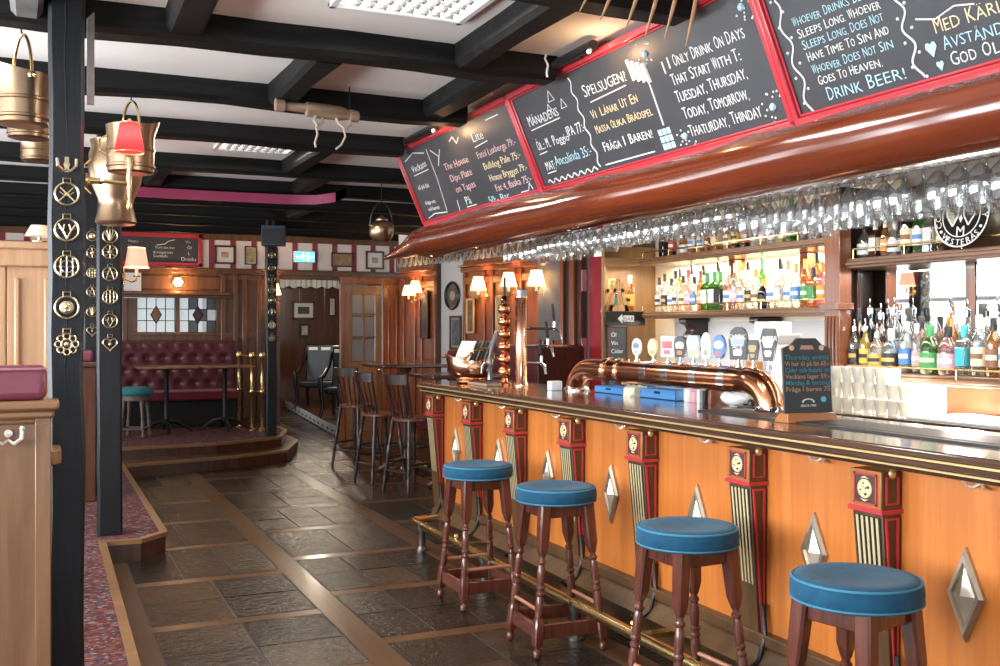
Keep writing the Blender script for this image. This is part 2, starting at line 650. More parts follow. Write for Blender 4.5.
timber((-.11, 3.53, BZ + .012), (.015, 4.52, CEIL + .02), mat('timber_painted_lit', (.20, .19, .19), .6, var=(.10, .10, .10), varscale=9))  # light on this joist is painted in as grey

# ---- walls
M_wallpanel = wood('wall_oak_panel', (.20, .085, .036), (.10, .040, .017), 'Z', 4, .32, .35)
M_wallred = wood('wall_red_panel', (.34, .10, .036), (.19, .050, .019), 'Z', 4, .3, .45)
WIN_L = [(0.2, 2.6), (3.2, 5.6), (6.2, 8.2), (8.9, 13.2)]
mb = MB()
ys = [-3.0]
for a, b in WIN_L:
    ys += [a, b]
ys.append(14.6)
mb.box((-3.4, -3, 0), (-3.25, 14.6, .85))
mb.box((-3.4, -3, 2.6), (-3.25, 14.6, CEIL))
for k in range(0, len(ys), 2):
    mb.box((-3.4, ys[k], .85), (-3.25, ys[k + 1], 2.6))
struct(mb.build('wall_left', M_white, smooth=False))
for i, (a, b) in enumerate(WIN_L):
    w = struct(MB().box((-3.345, a, .85), (-3.335, b, 2.6)).build('window_%d' % (i + 1), M_pane, smooth=False))
    fm = MB()
    for yy in (a, b - .07, (a + b) / 2 - .03):
        fm.box((-3.38, yy, .85), (-3.28, yy + .07, 2.6))
    for zz in (.85, 1.95, 2.53):
        fm.box((-3.38, a, zz), (-3.28, b, zz + .07))
    struct(fm.build('window_frame', M_white, parent=w, bevel=.008))

# back wall (behind the tufted bench): panelling, wallpaper frieze, a bright window at the left
WY = 14.5
mb = MB()
mb.box((-3.4, WY, 0), (-1.3, WY + .15, CEIL), 0)
mb.box((-1.3, WY, 0), (-.25, WY + .15, 1.0), 0)
mb.box((-1.3, WY, 2.2), (-.25, WY + .15, CEIL), 0)
mb.box((-.25, WY, 0), (1.13, WY + .15, CEIL), 0)
mb.box((1.13, WY, 0), (2.30, WY + .15, 1.50), 0)
mb.box((1.13, WY, 2.02), (2.30, WY + .15, CEIL), 0)
mb.box((2.30, WY, 0), (3.12, WY + .15, CEIL), 0)
mb.box((3.12, WY, 2.28), (5.3, WY + .15, CEIL), 0)
wb = struct(mb.build('wall_back', M_wallpanel, smooth=False))
struct(MB().box((-3.3, WY - .012, 2.40), (4.85, WY - .002, 2.80)).build('wallpaper', M_stripe, parent=wb, smooth=False))
mb = MB()
mb.box((-3.3, WY - .05, 2.33), (4.85, WY, 2.405))
mb.box((-3.3, WY - .08, 2.385), (4.85, WY, 2.41))
mb.box((.95, WY - .10, 2.03), (2.42, WY, 2.075))
mb.box((.95, WY - .07, 1.99), (2.42, WY, 2.03))
struct(mb.build('cornice', M_wallpanel, parent=wb, bevel=.008))
mb = MB()
for x in (1.04, 2.33, 2.50, 2.62, 2.82, 2.98):
    mb.box((x - .035, WY - .045, .3), (x + .035, WY, 2.33))
for z in (.32, 1.44, 2.24):
    mb.box((2.36, WY - .03, z), (3.12, WY, z + .09))
for x0, x1 in ((1.1, 1.65), (1.72, 2.28)):
    mb.box((x0, WY - .02, 2.10), (x1, WY, 2.12))
    mb.box((x0, WY - .02, 2.28), (x1, WY, 2.30))
struct(mb.build('panel_moulding', M_wallpanel, parent=wb, bevel=.012))
w5 = struct(MB().box((-1.3, WY + .06, 1.0), (-.25, WY + .07, 2.2)).build('window_5', M_pane, smooth=False))
mb = MB()
for x in (-1.3, -.82, -.31):
    mb.box((x, WY + .03, 1.0), (x + .06, WY + .1, 2.2))
for z in (1.0, 1.4, 1.8, 2.14):
    mb.box((-1.3, WY + .03, z), (-.25, WY + .1, z + .05))
struct(mb.build('window_frame', M_lightoak, parent=w5))

# leaded stained glass window above the bench
def leaded_pane(x0, x1, parent, dark):
    mb = MB()
    z0, z1 = 1.52, 2.0
    y = WY + .05
    cx, cz = (x0 + x1) / 2, (z0 + z1) / 2
    mats = [thin_glass('milky_leaded_glass', (.95, .96, .95), .1, .1, (.9, .92, .92), .35), M_slot, thin_glass('amber_leaded_glass', (.9, .5, .15), .1, .1, (.7, .33, .08), .6),
            thin_glass('ruby_leaded_glass', (.3, .05, .06), .1, .1, (.22, .04, .05), .6), thin_glass('smoke_leaded_glass', (.35, .36, .38), .1, .1, (.2, .2, .22), .5)]
    cols, rows = 4, 3
    w, h = (x1 - x0) / cols, (z1 - z0) / rows
    for c in range(cols):
        for r in range(rows):
            mi = 0
            if dark and (c > 0 or r > 1):
                mi = 4 if (c + r) % 2 else 0
            mb.box((x0 + c * w + .004, y, z0 + r * h + .004), (x0 + (c + 1) * w - .004, y + .006, z0 + (r + 1) * h - .004), mi)
    for c in range(cols + 1):
        mb.box((x0 + c * w - .005, y - .004, z0), (x0 + c * w + .005, y + .010, z1), 1)
    for r in range(rows + 1):
        mb.box((x0, y - .004, z0 + r * h - .005), (x1, y + .010, z0 + r * h + .005), 1)
    My = basis((cx, y - .008, cz), (1, 0, 0), (0, 0, 1), (0, -1, 0))
    mb.prism([(-.075, 0), (0, -.13), (.075, 0), (0, .13)], -.002, .006, 1, My)
    mb.prism([(-.06, 0), (0, -.105), (.06, 0), (0, .105)], .006, .010, 3 if dark else 2, My)
    return struct(mb.build('leaded_panes', mats, parent=parent, smooth=False))


w6 = struct(MB().box((1.13, WY + .11, 1.5), (2.3, WY + .12, 2.02)).build('window_6', M_pane, smooth=False))
leaded_pane(1.20, 1.69, w6, False)
leaded_pane(1.75, 2.24, w6, True)
mb = MB()
for x0, x1 in ((1.13, 1.20), (1.69, 1.75), (2.24, 2.30)):
    mb.box((x0, WY + .0, 1.5), (x1, WY + .1, 2.02))
mb.box((1.13, WY - .02, 1.475), (2.3, WY + .1, 1.52))
mb.box((1.13, WY, 2.0), (2.3, WY + .1, 2.03))
struct(mb.build('window_frame', M_wallpanel, parent=w6, bevel=.006))

# passage behind the opening
mb = MB()
mb.box((2.9, 20.4, 0), (6.2, 20.5, 2.75))
mb.box((2.9, 14.7, 0), (3.0, 20.5, 2.75))
mb.box((6.1, 13, 0), (6.2, 20.5, 2.75))
for x in (4.3, 4.78, 5.3):
    mb.box((x, 20.36, .2), (x + .07, 20.42, 2.4))
struct(mb.build('wall_passage', M_darkwood, smooth=False))
# raised stage in the passage, white riser edge
mb = MB()
poly = [(3.87, 13.9), (6.1, 13.9), (6.1, 20.3), (4.48, 20.3)]
mb.prism(poly, 0, .13, 0)
L_ = sqrt(.61 ** 2 + 6.4 ** 2)
dx, dy = .61 / L_, 6.4 / L_
Me = basis((3.87, 13.9, 0), (dx, dy, 0), (0, 0, 1), (dy, -dx, 0))
mb.box((0, .02, -.006), (L_, .15, -.001), 1, Me)
for k in range(14):
    mb.box((.3 + k * .45, .055, -.011), (.42 + k * .45, .085, -.006), 2, Me)
struct(mb.build('stage', [M_darkwood, M_greyw, M_slot], smooth=False))

# partition with the glazed door
mb = MB()
mb.box((3.62, 13.1, 0), (3.68, 13.18, 2.24))
mb.box((4.20, 13.1, 0), (4.46, 13.18, 2.24))
mb.box((3.62, 13.08, 2.16), (4.46, 13.2, 2.26))
mb.box((4.27, 13.085, .3), (4.30, 13.1, 2.1))
mb.box((4.38, 13.085, .3), (4.41, 13.1, 2.1))
struct(mb.build('wall_partition', M_wallred, bevel=.008))
mb = MB()
x0, x1 = 3.69, 4.19
mb.box((x0, 13.11, .02), (x1, 13.16, 1.13))
mb.box((x0, 13.11, 1.13), (x0 + .09, 13.16, 2.02))
mb.box((x1 - .09, 13.11, 1.13), (x1, 13.16, 2.02))
mb.box((x0, 13.11, 2.02), (x1, 13.16, 2.15))
mb.box(((x0 + x1) / 2 - .015, 13.115, 1.13), ((x0 + x1) / 2 + .015, 13.155, 2.02))
for z in (1.45, 1.75):
    mb.box((x0 + .05, 13.115, z), (x1 - .05, 13.155, z + .025))
mb.box((x0 + .07, 13.10, .2), (x1 - .07, 13.115, .55))
mb.box((x0 + .07, 13.10, .63), (x1 - .07, 13.115, 1.02))
d1 = struct(mb.build('door_1', wood('door_oak', (.30, .15, .07), (.2, .095, .042), 'Z', 5, .35, .3), bevel=.006))
mb = MB()
for c in range(2):
    for r in range(3):
        xx = x0 + .095 + c * .168
        mb.box((xx, 13.13, 1.14 + r * .3), (xx + .14, 13.136, 1.43 + r * .3))
struct(mb.build('door_panes', thin_glass('frosted_door_glass', (.75, .78, .8), .15, .2, (.5, .5, .5), .55), parent=d1, smooth=False))
struct(MB().ball((x1 - .045, 13.08, 1.02), .03).build('door_knob', M_brass, parent=d1))

# angled wall with the lamps (local x runs towards the street, -y into the room)
AW = (4.44, 13.0, 0)
AR = -radians(80.03)
ax_, ay_ = cos(AR), sin(AR)


def aw(x, y, z):
    return (AW[0] + x * ax_ - y * ay_, AW[1] + x * ay_ + y * ax_, z)


mb = MB()
mb.box((-.1, 0, 0), (.91, .12, 2.40), 0)
mb.box((.91, .05, 0), (1.53, .12, 2.40), 1)
mb.box((.88, -.02, 0), (.93, .1, 2.40), 2)
mb.box((1.53, 0, 0), (3.55, .12, 2.40), 0)
mb.box((3.55, -.05, 0), (3.88, .12, 2.40), 2)
mb.box((-.1, .0, 2.40), (4.9, .4, 2.92), 3)
mb.box((4.6, 0, 0), (6.0, .12, 2.40), 2)
wr = struct(mb.build('wall_right', [M_wallred, M_greyw, M_darkwood, M_white], loc=AW, rotz=AR, smooth=False))
mb = MB()
for a, b in ((-.1, .93), (1.51, 3.88)):
    mb.box((a, -.03, 2.25), (b, .0, 2.31))
    mb.box((a, -.07, 2.31), (b, .0, 2.335))
for x in (.02, .32, .50, .84, 1.56, 1.98, 2.16, 2.60, 2.74, 3.14, 3.30):
    mb.box((x, -.03, .1), (x + .06, 0, 2.25))
for a, b in ((.02, .9), (1.56, 3.36)):
    for z in (.1, 1.08, 2.10):
        mb.box((a, -.025, z), (b, 0, z + .09))
mb.box((3.56, -.09, 0), (3.62, -.05, 2.4))
mb.box((3.72, -.09, 0), (3.80, -.05, 2.4))
struct(mb.build('panel_moulding', M_wallred, parent=wr, bevel=.01))
mb = MB()                          # frieze of scalloped leather along the cornice
for a, b in ((-.05, .9), (.95, 1.5), (1.55, 3.3)):
    x = a
    while x < b:
        My = basis((x + .07, -.05, 2.52), (1, 0, 0), (0, 0, 1), (0, -1, 0))
        mb.prism([(-.06, .07), (-.062, -.02), (-.045, -.10), (0, -.135), (.045, -.10), (.062, -.02), (.06, .07)], 0, .012, 0, My)
        mb.prism([(-.025, .03), (-.028, -.02), (-.018, -.07), (0, -.085), (.018, -.07), (.028, -.02), (.025, .03)], .012, .02, 1, My)
        x += .14
struct(mb.build('scalloped_frieze', [mat('frieze_cream', (.30, .26, .21), .7), mat('frieze_brown', (.10, .06, .045), .7)], parent=wr))
d2 = struct(MB().box((3.92, .02, 0), (4.58, .07, 2.3)).build('door_2', M_reddoor, loc=AW, rotz=AR, bevel=.01))
mb = MB()
for z in (.25, 1.25, 1.95):
    mb.box((3.885, -.055, z), (3.905, .0, z + .22))
struct(mb.build('door_hinge', M_chrome, parent=d2))
mb = MB()
mb.box((4.0, .005, 1.2), (4.5, .02, 2.1))
mb.box((4.0, .005, .2), (4.5, .02, 1.0))
struct(mb.build('door_panel', M_reddoor, parent=d2, bevel=.01))
struct(MB().box((4.5, -1.5, 0), (4.62, 6.68, CEIL)).build('wall_bar', M_grey, smooth=False))

# ---- steps and raised floor
def slab(name, poly, z0, z1, top, side=M_midoak, edge=M_treadedge, ew=.04):
    """carpeted platform with an oak nosing along its visible edge"""
    mb = MB()
    mb.prism(poly, z0, z1 - .012, 1)
    cx = sum(p[0] for p in poly) / len(poly)
    cy = sum(p[1] for p in poly) / len(poly)
    inner = []
    n = len(poly)
    for i in range(n):
        p, a, b = Vector(poly[i]), Vector(poly[i - 1]), Vector(poly[(i + 1) % n])
        e1, e2 = (p - a).normalized(), (b - p).normalized()
        n1, n2 = Vector((-e1.y, e1.x)), Vector((-e2.y, e2.x))
        q = (n1 + n2) / max(.25, 1 + n1.dot(n2))
        inner.append(tuple(p + q * ew))
    v = [(x, y, z1 - .03) for x, y in poly] + [(x, y, z1) for x, y in poly] + [(x, y, z1) for x, y in inner]
    f = [(i, (i + 1) % n, n + (i + 1) % n, n + i) for i in range(n)] + [(n + i, n + (i + 1) % n, 2 * n + (i + 1) % n, 2 * n + i) for i in range(n)]
    out = []
    for k, (x, y, z) in enumerate(v):
        if k < 2 * n:
            p, a, b = Vector(poly[k % n]), Vector(poly[k % n - 1]), Vector(poly[(k % n + 1) % n])
            e1, e2 = (p - a).normalized(), (b - p).normalized()
            q = -(Vector((-e1.y, e1.x)) + Vector((-e2.y, e2.x))) * .008
            out.append((x + q.x, y + q.y, z))
        else:
            out.append((x, y, z))
    mb.add(out, f, 2)
    mb.add([(x, y, z1) for x, y in inner], [tuple(range(n))], 0)
    return struct(mb.build(name, [top, side, edge], smooth=False))


slab('carpeted_step', [(-3.25, 3.0), (.37, 3.0), (.395, 7.22), (.62, 7.22), (.80, 7.42), (.80, 11.7), (-3.25, 11.7)], 0, .15, M_carpet, M_darkwood)
slab('wooden_step', [(-3.2, 11.25), (.75, 11.25), (2.03, 11.6), (2.64, 11.9), (3.0, 12.9), (3.0, 14.5), (-3.2, 14.5)], .001, .149, M_darkwood, M_darkwood, ew=.045)
slab('platform', [(-3.2, 11.56), (1.83, 11.86), (2.66, 12.28), (2.9, 13.1), (2.9, 14.5), (-3.2, 14.5)], .148, .27, M_carpet, M_darkwood)

area('passage_window_light', (3.15, 17.2, 1.6), (0, -pi / 2, 0), 1.5, 3.0, 24, (.9, .95, 1))
# ================================================================ BAR COUNTER
BX, BY0, BY1 = 2.75, .9, 7.15
bar = thing('bar_counter', 'long honey-coloured bar counter with dark top, red and gilt pilasters and metal diamonds', 'bar counter', (BX, BY0, 0))
LB = BY1 - BY0


def b_(y):
    return y - BY0


pil_y = [7.11, 6.36, 5.66, 4.93, 4.20, 3.385, 2.665, 1.9]       # near edge of each pilaster
mb = MB()
mb.box((0, 0, .28), (.06, LB, 1.09))
mb.box((0, LB - .02, 0), (.55, LB, 1.09))
mb.build('front_panel', M_orange, bar, smooth=False)
mb = MB()
mb.box((-.02, 0, 0), (.06, LB, .17))
mb.box((-.045, 0, .25), (.06, LB, .30))
mb.hexa([(-.10, 0, .165), (.02, 0, .165), (.02, LB, .165), (-.10, LB, .165)], [(-.02, 0, .255), (.02, 0, .255), (.02, LB, .255), (-.02, LB, .255)])
mb.build('plinth', M_pilaster, bar, bevel=.006)
mb = MB()
mb.box((-.15, -.05, 1.132), (.57, LB + .12, 1.162))
mb.build('worktop', M_counter, bar, bevel=.010)
mb = MB()
mb.box((-.135, -.05, 1.098), (.3, LB + .09, 1.133))
mb.box((-.105, -.05, 1.074), (.3, LB + .06, 1.099))
mb.build('edge_moulding', M_counter, bar, bevel=.012)
mb = MB()
mb.tube([(-.151, -.05, 1.131), (-.151, LB + .12, 1.131), (.4, LB + .121, 1.131)], .0042, 6)
mb.tube([(-.136, -.05, 1.098), (-.136, LB + .09, 1.098), (.4, LB + .091, 1.098)], .0042, 6)
mb.build('gilt_line', M_gold, bar)
mb = MB()
mb.box((.12, .2, 1.162), (.40, LB - 3.1, 1.169), 0)
mb.box((.16, .24, 1.169), (.36, LB - 3.14, 1.1705), 1)
mb.build('bar_mat', [mat('black_rubber_mat', (.014, .014, .016), .45), mat('printed_mat', (.05, .018, .02), .5, var=(.012, .012, .014), varscale=14)], bar, bevel=.003)
mb = MB()
mb.box((.5, .0, .0), (.55, LB - .02, 1.11))
mb.build('back_panel', M_darkwood, bar, smooth=False)


def pilaster_parts():
    """one pilaster; local origin at the panel face, near edge at y=0, width along +y"""
    w = .15
    root = MB()
    root.box((-.095, .004, .925), (-.004, w, 1.058), 0)
    root.box((-.094, 0, .925), (0, .004, 1.057), 1)
    root.hexa([(-.03, .015, .20), (.0, .015, .20), (.0, w - .015, .20), (-.03, w - .015, .20)], [(-.088, .004, .912), (0, .004, .912), (0, w - .004, .912), (-.088, w - .004, .912)], 1)
    root.box((-.045, .0, .17), (0, w, .21), 1)
    p = root.build('pilaster', [wood('red_brown_block', (.40, .15, .035), (.28, .10, .022), 'Z', 5, .4, .2), M_pilaster], bar, bevel=.004)
    m = MB()
    m.box((-.101, -.006, .910), (0, w + .006, .926))
    # red outlines on the side face: small square above, tall tapering frame below
    for z0, z1 in ((.942, .948), (1.034, 1.04)):
        m.box((-.078, -.005, z0), (-.018, 0, z1))
    for x0, x1 in ((-.078, -.071), (-.025, -.018)):
        m.box((x0, -.005, .942), (x1, 0, 1.04))
    for (xa, xb, xc, xd) in ((-.078, -.070, -.024, -.019), (-.024, -.016, -.017, -.012)):
        m.hexa([(xc, .006, .30), (xd, .006, .30), (xd, .016, .30), (xc, .016, .30)], [(xa, -.003, .895), (xb, -.003, .895), (xb, .01, .895), (xa, .01, .895)])
    m.hexa([(-.076, -.0025, .888), (-.018, -.0025, .888), (-.018, .01, .888), (-.076, .01, .888)], [(-.077, -.003, .896), (-.017, -.003, .896), (-.017, .01, .896), (-.077, .01, .896)])
    # plaque frame on the front
    for z0, z1 in ((.937, .943), (1.040, 1.046)):
        m.box((-.100, .020, z0), (-.095, w - .020, z1))
    for y0, y1 in ((.020, .027), (w - .027, w - .020)):
        m.box((-.100, y0, .937), (-.095, y1, 1.046))
    m.build('red_trim', M_redpaint, p)
    m = MB()
    m.box((-.098, .027, .943), (-.094, w - .027, 1.040), 1)
    Mf = basis((-.098, w / 2, .992), (0, -1, 0), (0, 0, 1), (-1, 0, 0))
    m.lathe([(.034, 0), (.034, .003), (.030, .006), (.027, .003), (.0, .003)], 20, 0, Mf)
    for k in range(12):
        a, q = k * 2 * pi / 8 + .3, (.007 if k > 7 else .019)
        m.ball((q * cos(a), q * 1.05 * sin(a), .003), .0042 if k % 3 else .006, 6, 1 if k % 2 == 0 else 0, Mf)
    for sy in (-1, 1):
        m.prism([(-.02, sy * .036), (0, sy * .045), (.02, sy * .036), (0, sy * .039)], 0, .004, 0, Mf)
    m.build('crest_plaque', [mat('plaque_cream', (.72, .58, .34), .45), mat('plaque_dark', (.05, .03, .02), .5)], p)
    m = MB()
    m.hexa([(-.0315, .022, .27), (-.028, .022, .27), (-.028, w - .022, .27), (-.0315, w - .022, .27)], [(-.0895, .014, .895), (-.08, .014, .895), (-.08, w - .014, .895), (-.0895, w - .014, .895)], 1)
    for k in range(5):
        t = (k + .5) / 5
        ya, yb = .024 + t * (w - .048), .016 + t * (w - .032)
        m.hexa([(-.033, ya - .0042, .27), (-.030, ya - .0042, .27), (-.030, ya + .0042, .27), (-.033, ya + .0042, .27)], [(-.0912, yb - .0055, .893), (-.087, yb - .0055, .893), (-.087, yb + .0055, .893), (-.0912, yb + .0055, .893)], 0)
    m.build('gilt_fluting', [mat('gilt_cream', (.72, .60, .34), .4, .35), M_slot], p)
    m = MB()
    m.ball((-.05, -.004, 1.05), .016, 10, 0, None, (1, .6, 1.1))
    m.build('gilt_boss', M_gold, p)
    # curved iron strap from the pilaster foot
    m = MB()
    m.tube([(-.035, -.01, .42), (-.03, -.02, .30), (-.07, -.03, .20), (-.14, -.03, .16), (-.17, -.03, .19)], .011, 6)
    m.build('iron_strap', M_iron, p)
    return p


p0 = pilaster_parts()
p0.location = (0, b_(pil_y[0]) - .03, 0)


def dup_part(o, loc):
    c = o.copy()
    COL.objects.link(c)
    c.location = loc
    for ch in list(o.children):
        d = ch.copy()
        COL.objects.link(d)
        d.parent = c
    return c


for y in pil_y[1:]:
    dup_part(p0, (0, b_(y), 0))
# metal diamonds between pilasters
mb = MB()
Md = basis((0, 0, 0), (0, -1, 0), (0, 0, 1), (-1, 0, 0))


def rh(w, h, z):
    return [(-w, 0, z), (0, -h, z), (w, 0, z), (0, h, z)]


mb.loft([rh(.072, .155, 0), rh(.072, .155, .010), rh(.062, .134, .022), rh(.050, .108, .022), rh(.048, .104, .012)], 0, Md)
mb.loft([rh(.047, .101, .010), rh(.002, .004, .034)], 1, Md)
dm = mb.build('metal_diamond', [mat('antique_silver', (.56, .47, .36), .38, .9), mat('polished_silver', (.74, .66, .54), .36, .9)], bar, smooth=False)
dy = [6.83, 6.08, 5.37, 4.64, 3.87, 3.10, 2.39, 1.6]
dm.location = (-.001, b_(dy[0]), .69)
for y in dy[1:]:
    dup_part(dm, (-.001, b_(y), .69))
# coat hooks under the counter edge
mb = MB()
mb.ball((0, 0, 0), .014, 8, 0, None, (.5, 1.2, .8))
mb.tube([(-.004, .0, 0), (-.02, .022, -.016), (-.038, .034, -.010), (-.046, .036, .006)], .0055, 6)
mb.tube([(-.004, .0, 0), (-.02, -.022, -.016), (-.038, -.034, -.010), (-.046, -.036, .006)], .0055, 6)
mb.ball((-.046, .036, .008), .009, 6)
mb.ball((-.046, -.036, .008), .009, 6)
hk = mb.build('coat_hook', mat('silver_hook', (.80, .75, .66), .3, .55), bar)
for k, y in enumerate([6.72, 5.98, 5.22, 4.50, 3.77, 3.05, 2.33, 1.62]):
    if k == 0:
        hk.location = (0, b_(y), 1.062)
    else:
        dup_part(hk, (0, b_(y), 1.062))

# ---- brass foot rail
rail = thing('foot_rail', 'brass foot rail on short posts running along the foot of the bar', 'foot rail', (2.45, BY0, 0))
mb = MB()
z = .175
mb.tube([(0, 0, z), (0, 6.0, z), (.008, 6.05, z), (.04, 6.08, z), (.30, 6.10, z)], .027, 12)
mb.build('rail_tube', M_brass, rail)
mb = MB()
mb.lathe([(.045, 0), (.045, .012), (.026, .03), (.022, .12), (.036, .145), (.036, .19)], 12)
for k, y in enumerate([5.86, 4.75, 3.6, 2.45, 1.3]):
    if k == 0:
        ps = mb.build('rail_post', M_steel, rail, (.005, y, 0))
    else:
        dup_part(ps, (.005, y, 0))
mb = MB()
mb.box((.0, -.03, .15), (.24, .03, .172))
mb.tube([(.0, 0, .175), (-.0, 0, .215)], .012, 6)
mb.ball((0, 0, .222), .016, 8)
for k, y in enumerate([5.2, 3.05, 2.0]):
    if k == 0:
        ps = mb.build('rail_bracket', M_brass, rail, (.0, y, 0))
    else:
        dup_part(ps, (.0, y, 0))

# ---- blue bar stools
def make_stool():
    root = thing('bar_stool', 'blue velvet bar stool with turned mahogany legs, far end of the row by the bar end', 'bar stool', group='blue bar stools')
    m = MB()
    m.lathe([(.0, .746), (.06, .748), (.12, .754), (.160, .759), (.182, .757), (.192, .750), (.198, .742), (.201, .72), (.199, .690), (.192, .684), (.0, .684)], 40)
    m.build('seat_cushion', M_bluevelvet, root, sharp=60)
    m = MB()
    m.tube([(.193 * cos(a * pi / 20), .193 * sin(a * pi / 20), .7495) for a in range(40)], .0045, 6, closed=True)
    m.tube([(.199 * cos(a * pi / 20), .199 * sin(a * pi / 20), .692) for a in range(40)], .0035, 6, closed=True)
    m.build('piping', M_piping, root)
    m = MB()
    m.box((-.125, -.125, .625), (.125, -.103, .69))
    m.box((-.125, .103, .625), (.125, .125, .69))
    m.box((-.125, -.103, .625), (-.103, .103, .69))
    m.box((.103, -.103, .625), (.125, .103, .69))
    m.lathe([(.17, .676), (.17, .686), (.0, .686)], 24)
    m.build('apron', M_stoolwood, root, bevel=.004)
    lx, ly = .178, .162
    for sx in (-1, 1):
        for sy in (-1, 1):
            top, bot = Vector((.112 * sx, .112 * sy, .685)), Vector((lx * sx, ly * sy, .0))
            d = (top - bot)

            def at(t):
                return bot + d * t
            m = MB()
            zax = d.normalized()
            xax = Vector((0, 1, 0)).cross(zax).normalized()
            yax = zax.cross(xax)
            Mq = basis(bot, xax, yax, zax)
            Ln = d.length

            def sq(h, z):
                c = h * .28
                return [(-h + c, -h, z), (h - c, -h, z), (h, -h + c, z), (h, h - c, z), (h - c, h, z), (-h + c, h, z), (-h, h - c, z), (-h, -h + c, z)]
            m.loft([sq(.014, Ln * .665), sq(.020, Ln * .70), sq(.0255, Ln * .735), sq(.0275, Ln * .9), sq(.0285, Ln)], 0, Mq)
            m.loft([sq(.019, Ln * .085), sq(.0225, Ln * .10), sq(.0225, Ln * .245), sq(.017, Ln * .265)], 0, Mq)
            m.lathe([(.006, 0), (.017, .008), (.021, .022), (.018, .036), (.011, .044), (.016, .052), (.018, .062)], 14, 0, Mq)
            prof = [(.016, .255), (.019, .28), (.021, .33), (.021, .37), (.0165, .405), (.021, .415), (.021, .425), (.0165, .435), (.0165, .447), (.022, .455), (.022, .467), (.0165, .475), (.0185, .50), (.0205, .55), (.018, .59), (.0145, .612), (.021, .625), (.021, .636), (.0145, .646), (.0145, .668)]
            m.lathe([(r, z * Ln) for r, z in prof], 14, 0, Mq)
            m.build('leg', M_stoolwood, root, sharp=30)
    t = .2
    px_, py_ = .112 + (lx - .112) * (1 - t), .112 + (ly - .112) * (1 - t)
    for sy in (-1, 1):
        m = MB()
        m.box((-px_ + .015, sy * py_ - .011, .085), (px_ - .015, sy * py_ + .011, .150))
        m.build('stretcher', M_stoolwood, root, bevel=.003)
    for sx in (-1, 1):
        m = MB()
        m.box((sx * px_ - .011, -py_ + .015, .085), (sx * px_ + .011, py_ - .015, .150))
        m.build('stretcher', M_stoolwood, root, bevel=.003)
    for sx in (-1, 1):
        q = .112 + (.178 - .112) * (1 - .30)
        m = MB()
        m.tube([(sx * q, -q * .96, .215), (sx * q, q * .96, .215)], .009, 8)
        m.build('foot_rung', mat('worn_rung_wood', (.42, .17, .10), .3, coat=.4), root)
    return root


st = make_stool()
st.location = (2.285, 5.36, 0)
st.rotation_euler = (0, 0, radians(90))
dup(st, (2.315, 4.45, 0), radians(-2), 'blue velvet bar stool, second from the bar end with the copper scuttle')
dup(st, (2.315, 3.335, 0), radians(3), 'blue velvet bar stool, third from the bar end with the copper scuttle')
dup(st, (2.315, 2.43, 0), radians(12), 'blue velvet bar stool, fourth from the bar end with the copper scuttle', )
for s_ in [o for o in bpy.data.objects if o.name.startswith('bar_stool')]:
    s_.scale = (1, 1, 1.04)
st['label'] = 'blue velvet bar stool closest to the bar end with the copper scuttle'
# ================================================================ CANOPY, BOARDS
mb = MB()
secs = []
can = [(2.66, 2.34), (2.605, 2.332), (2.56, 2.305), (2.54, 2.265), (2.534, 2.22), (2.545, 2.175), (2.57, 2.135), (2.615, 2.105), (2.69, 2.09), (2.755, 2.12), (2.80, 2.22), (3.38, 2.28), (3.38, 2.42), (2.9, 2.44)]
rr = random.Random(5)
ys = [.6 + .3 * k for k in range(23)]
for y in ys:
    j = rr.uniform(-.012, .012)
    k = rr.uniform(-.010, .010)
    secs.append([(x + (j if x < 2.6 else 0), y, z + (k if z > 2.3 and x < 2.7 else 0)) for x, z in can])
for y, s, ct in [(7.38, .85, (2.66, 2.15)), (7.7, .55, (2.68, 2.145)), (8.05, .32, (2.69, 2.15)), (8.4, .10, (2.70, 2.155))]:
    secs.append([(ct[0] + (x - ct[0]) * s, y, ct[1] + (z - ct[1]) * s * (1 if z > ct[1] else .5)) for x, z in can])
cn = mb.loft(secs).build('bar_canopy', M_log, loc=(0, 0, 0), sharp=70)
tag(cn, 'glossy red-brown hewn log beam forming the canopy edge above the bar', 'canopy')
mb = MB()
for x0 in (2.87, 2.97, 3.07, 3.17):
    for s in (-.02, .02):
        mb.box((x0 + s - .006, 1.2, 2.186), (x0 + s + .006, 6.4, 2.235))
mb.build('glass_rack', M_darkwood, cn)
mb = MB()
mb.lathe([(.035, .01), (.04, 0), (.03, -.004), (.028, -.02), (.012, -.025)], 14)
sp0 = None
SPY = [7.1, 6.25, 4.95, 3.67, 2.6]
for i, y in enumerate(SPY):
    m2 = MB()
    m2.lathe([(.022, .014), (.023, -.001), (.018, -.002), (.018, .01)], 14, 0)
    m2.lathe([(.0175, .0), (.0, -.001)], 14, 1)
    m2.build('downlight', [M_brass, M_bulb], cn, (2.665, y, 2.098))
    spot('downlight_beam', (2.665, y, 2.085), (2.60, y, 1.0), 9, (1, .78, .5), 100)

BB = Vector((2.65, 7.20, 2.330))
BV = Vector((-.23, 0, .523)).normalized()
BU = Vector((0, -1, 0))
BN = BU.cross(BV)
BH = .605


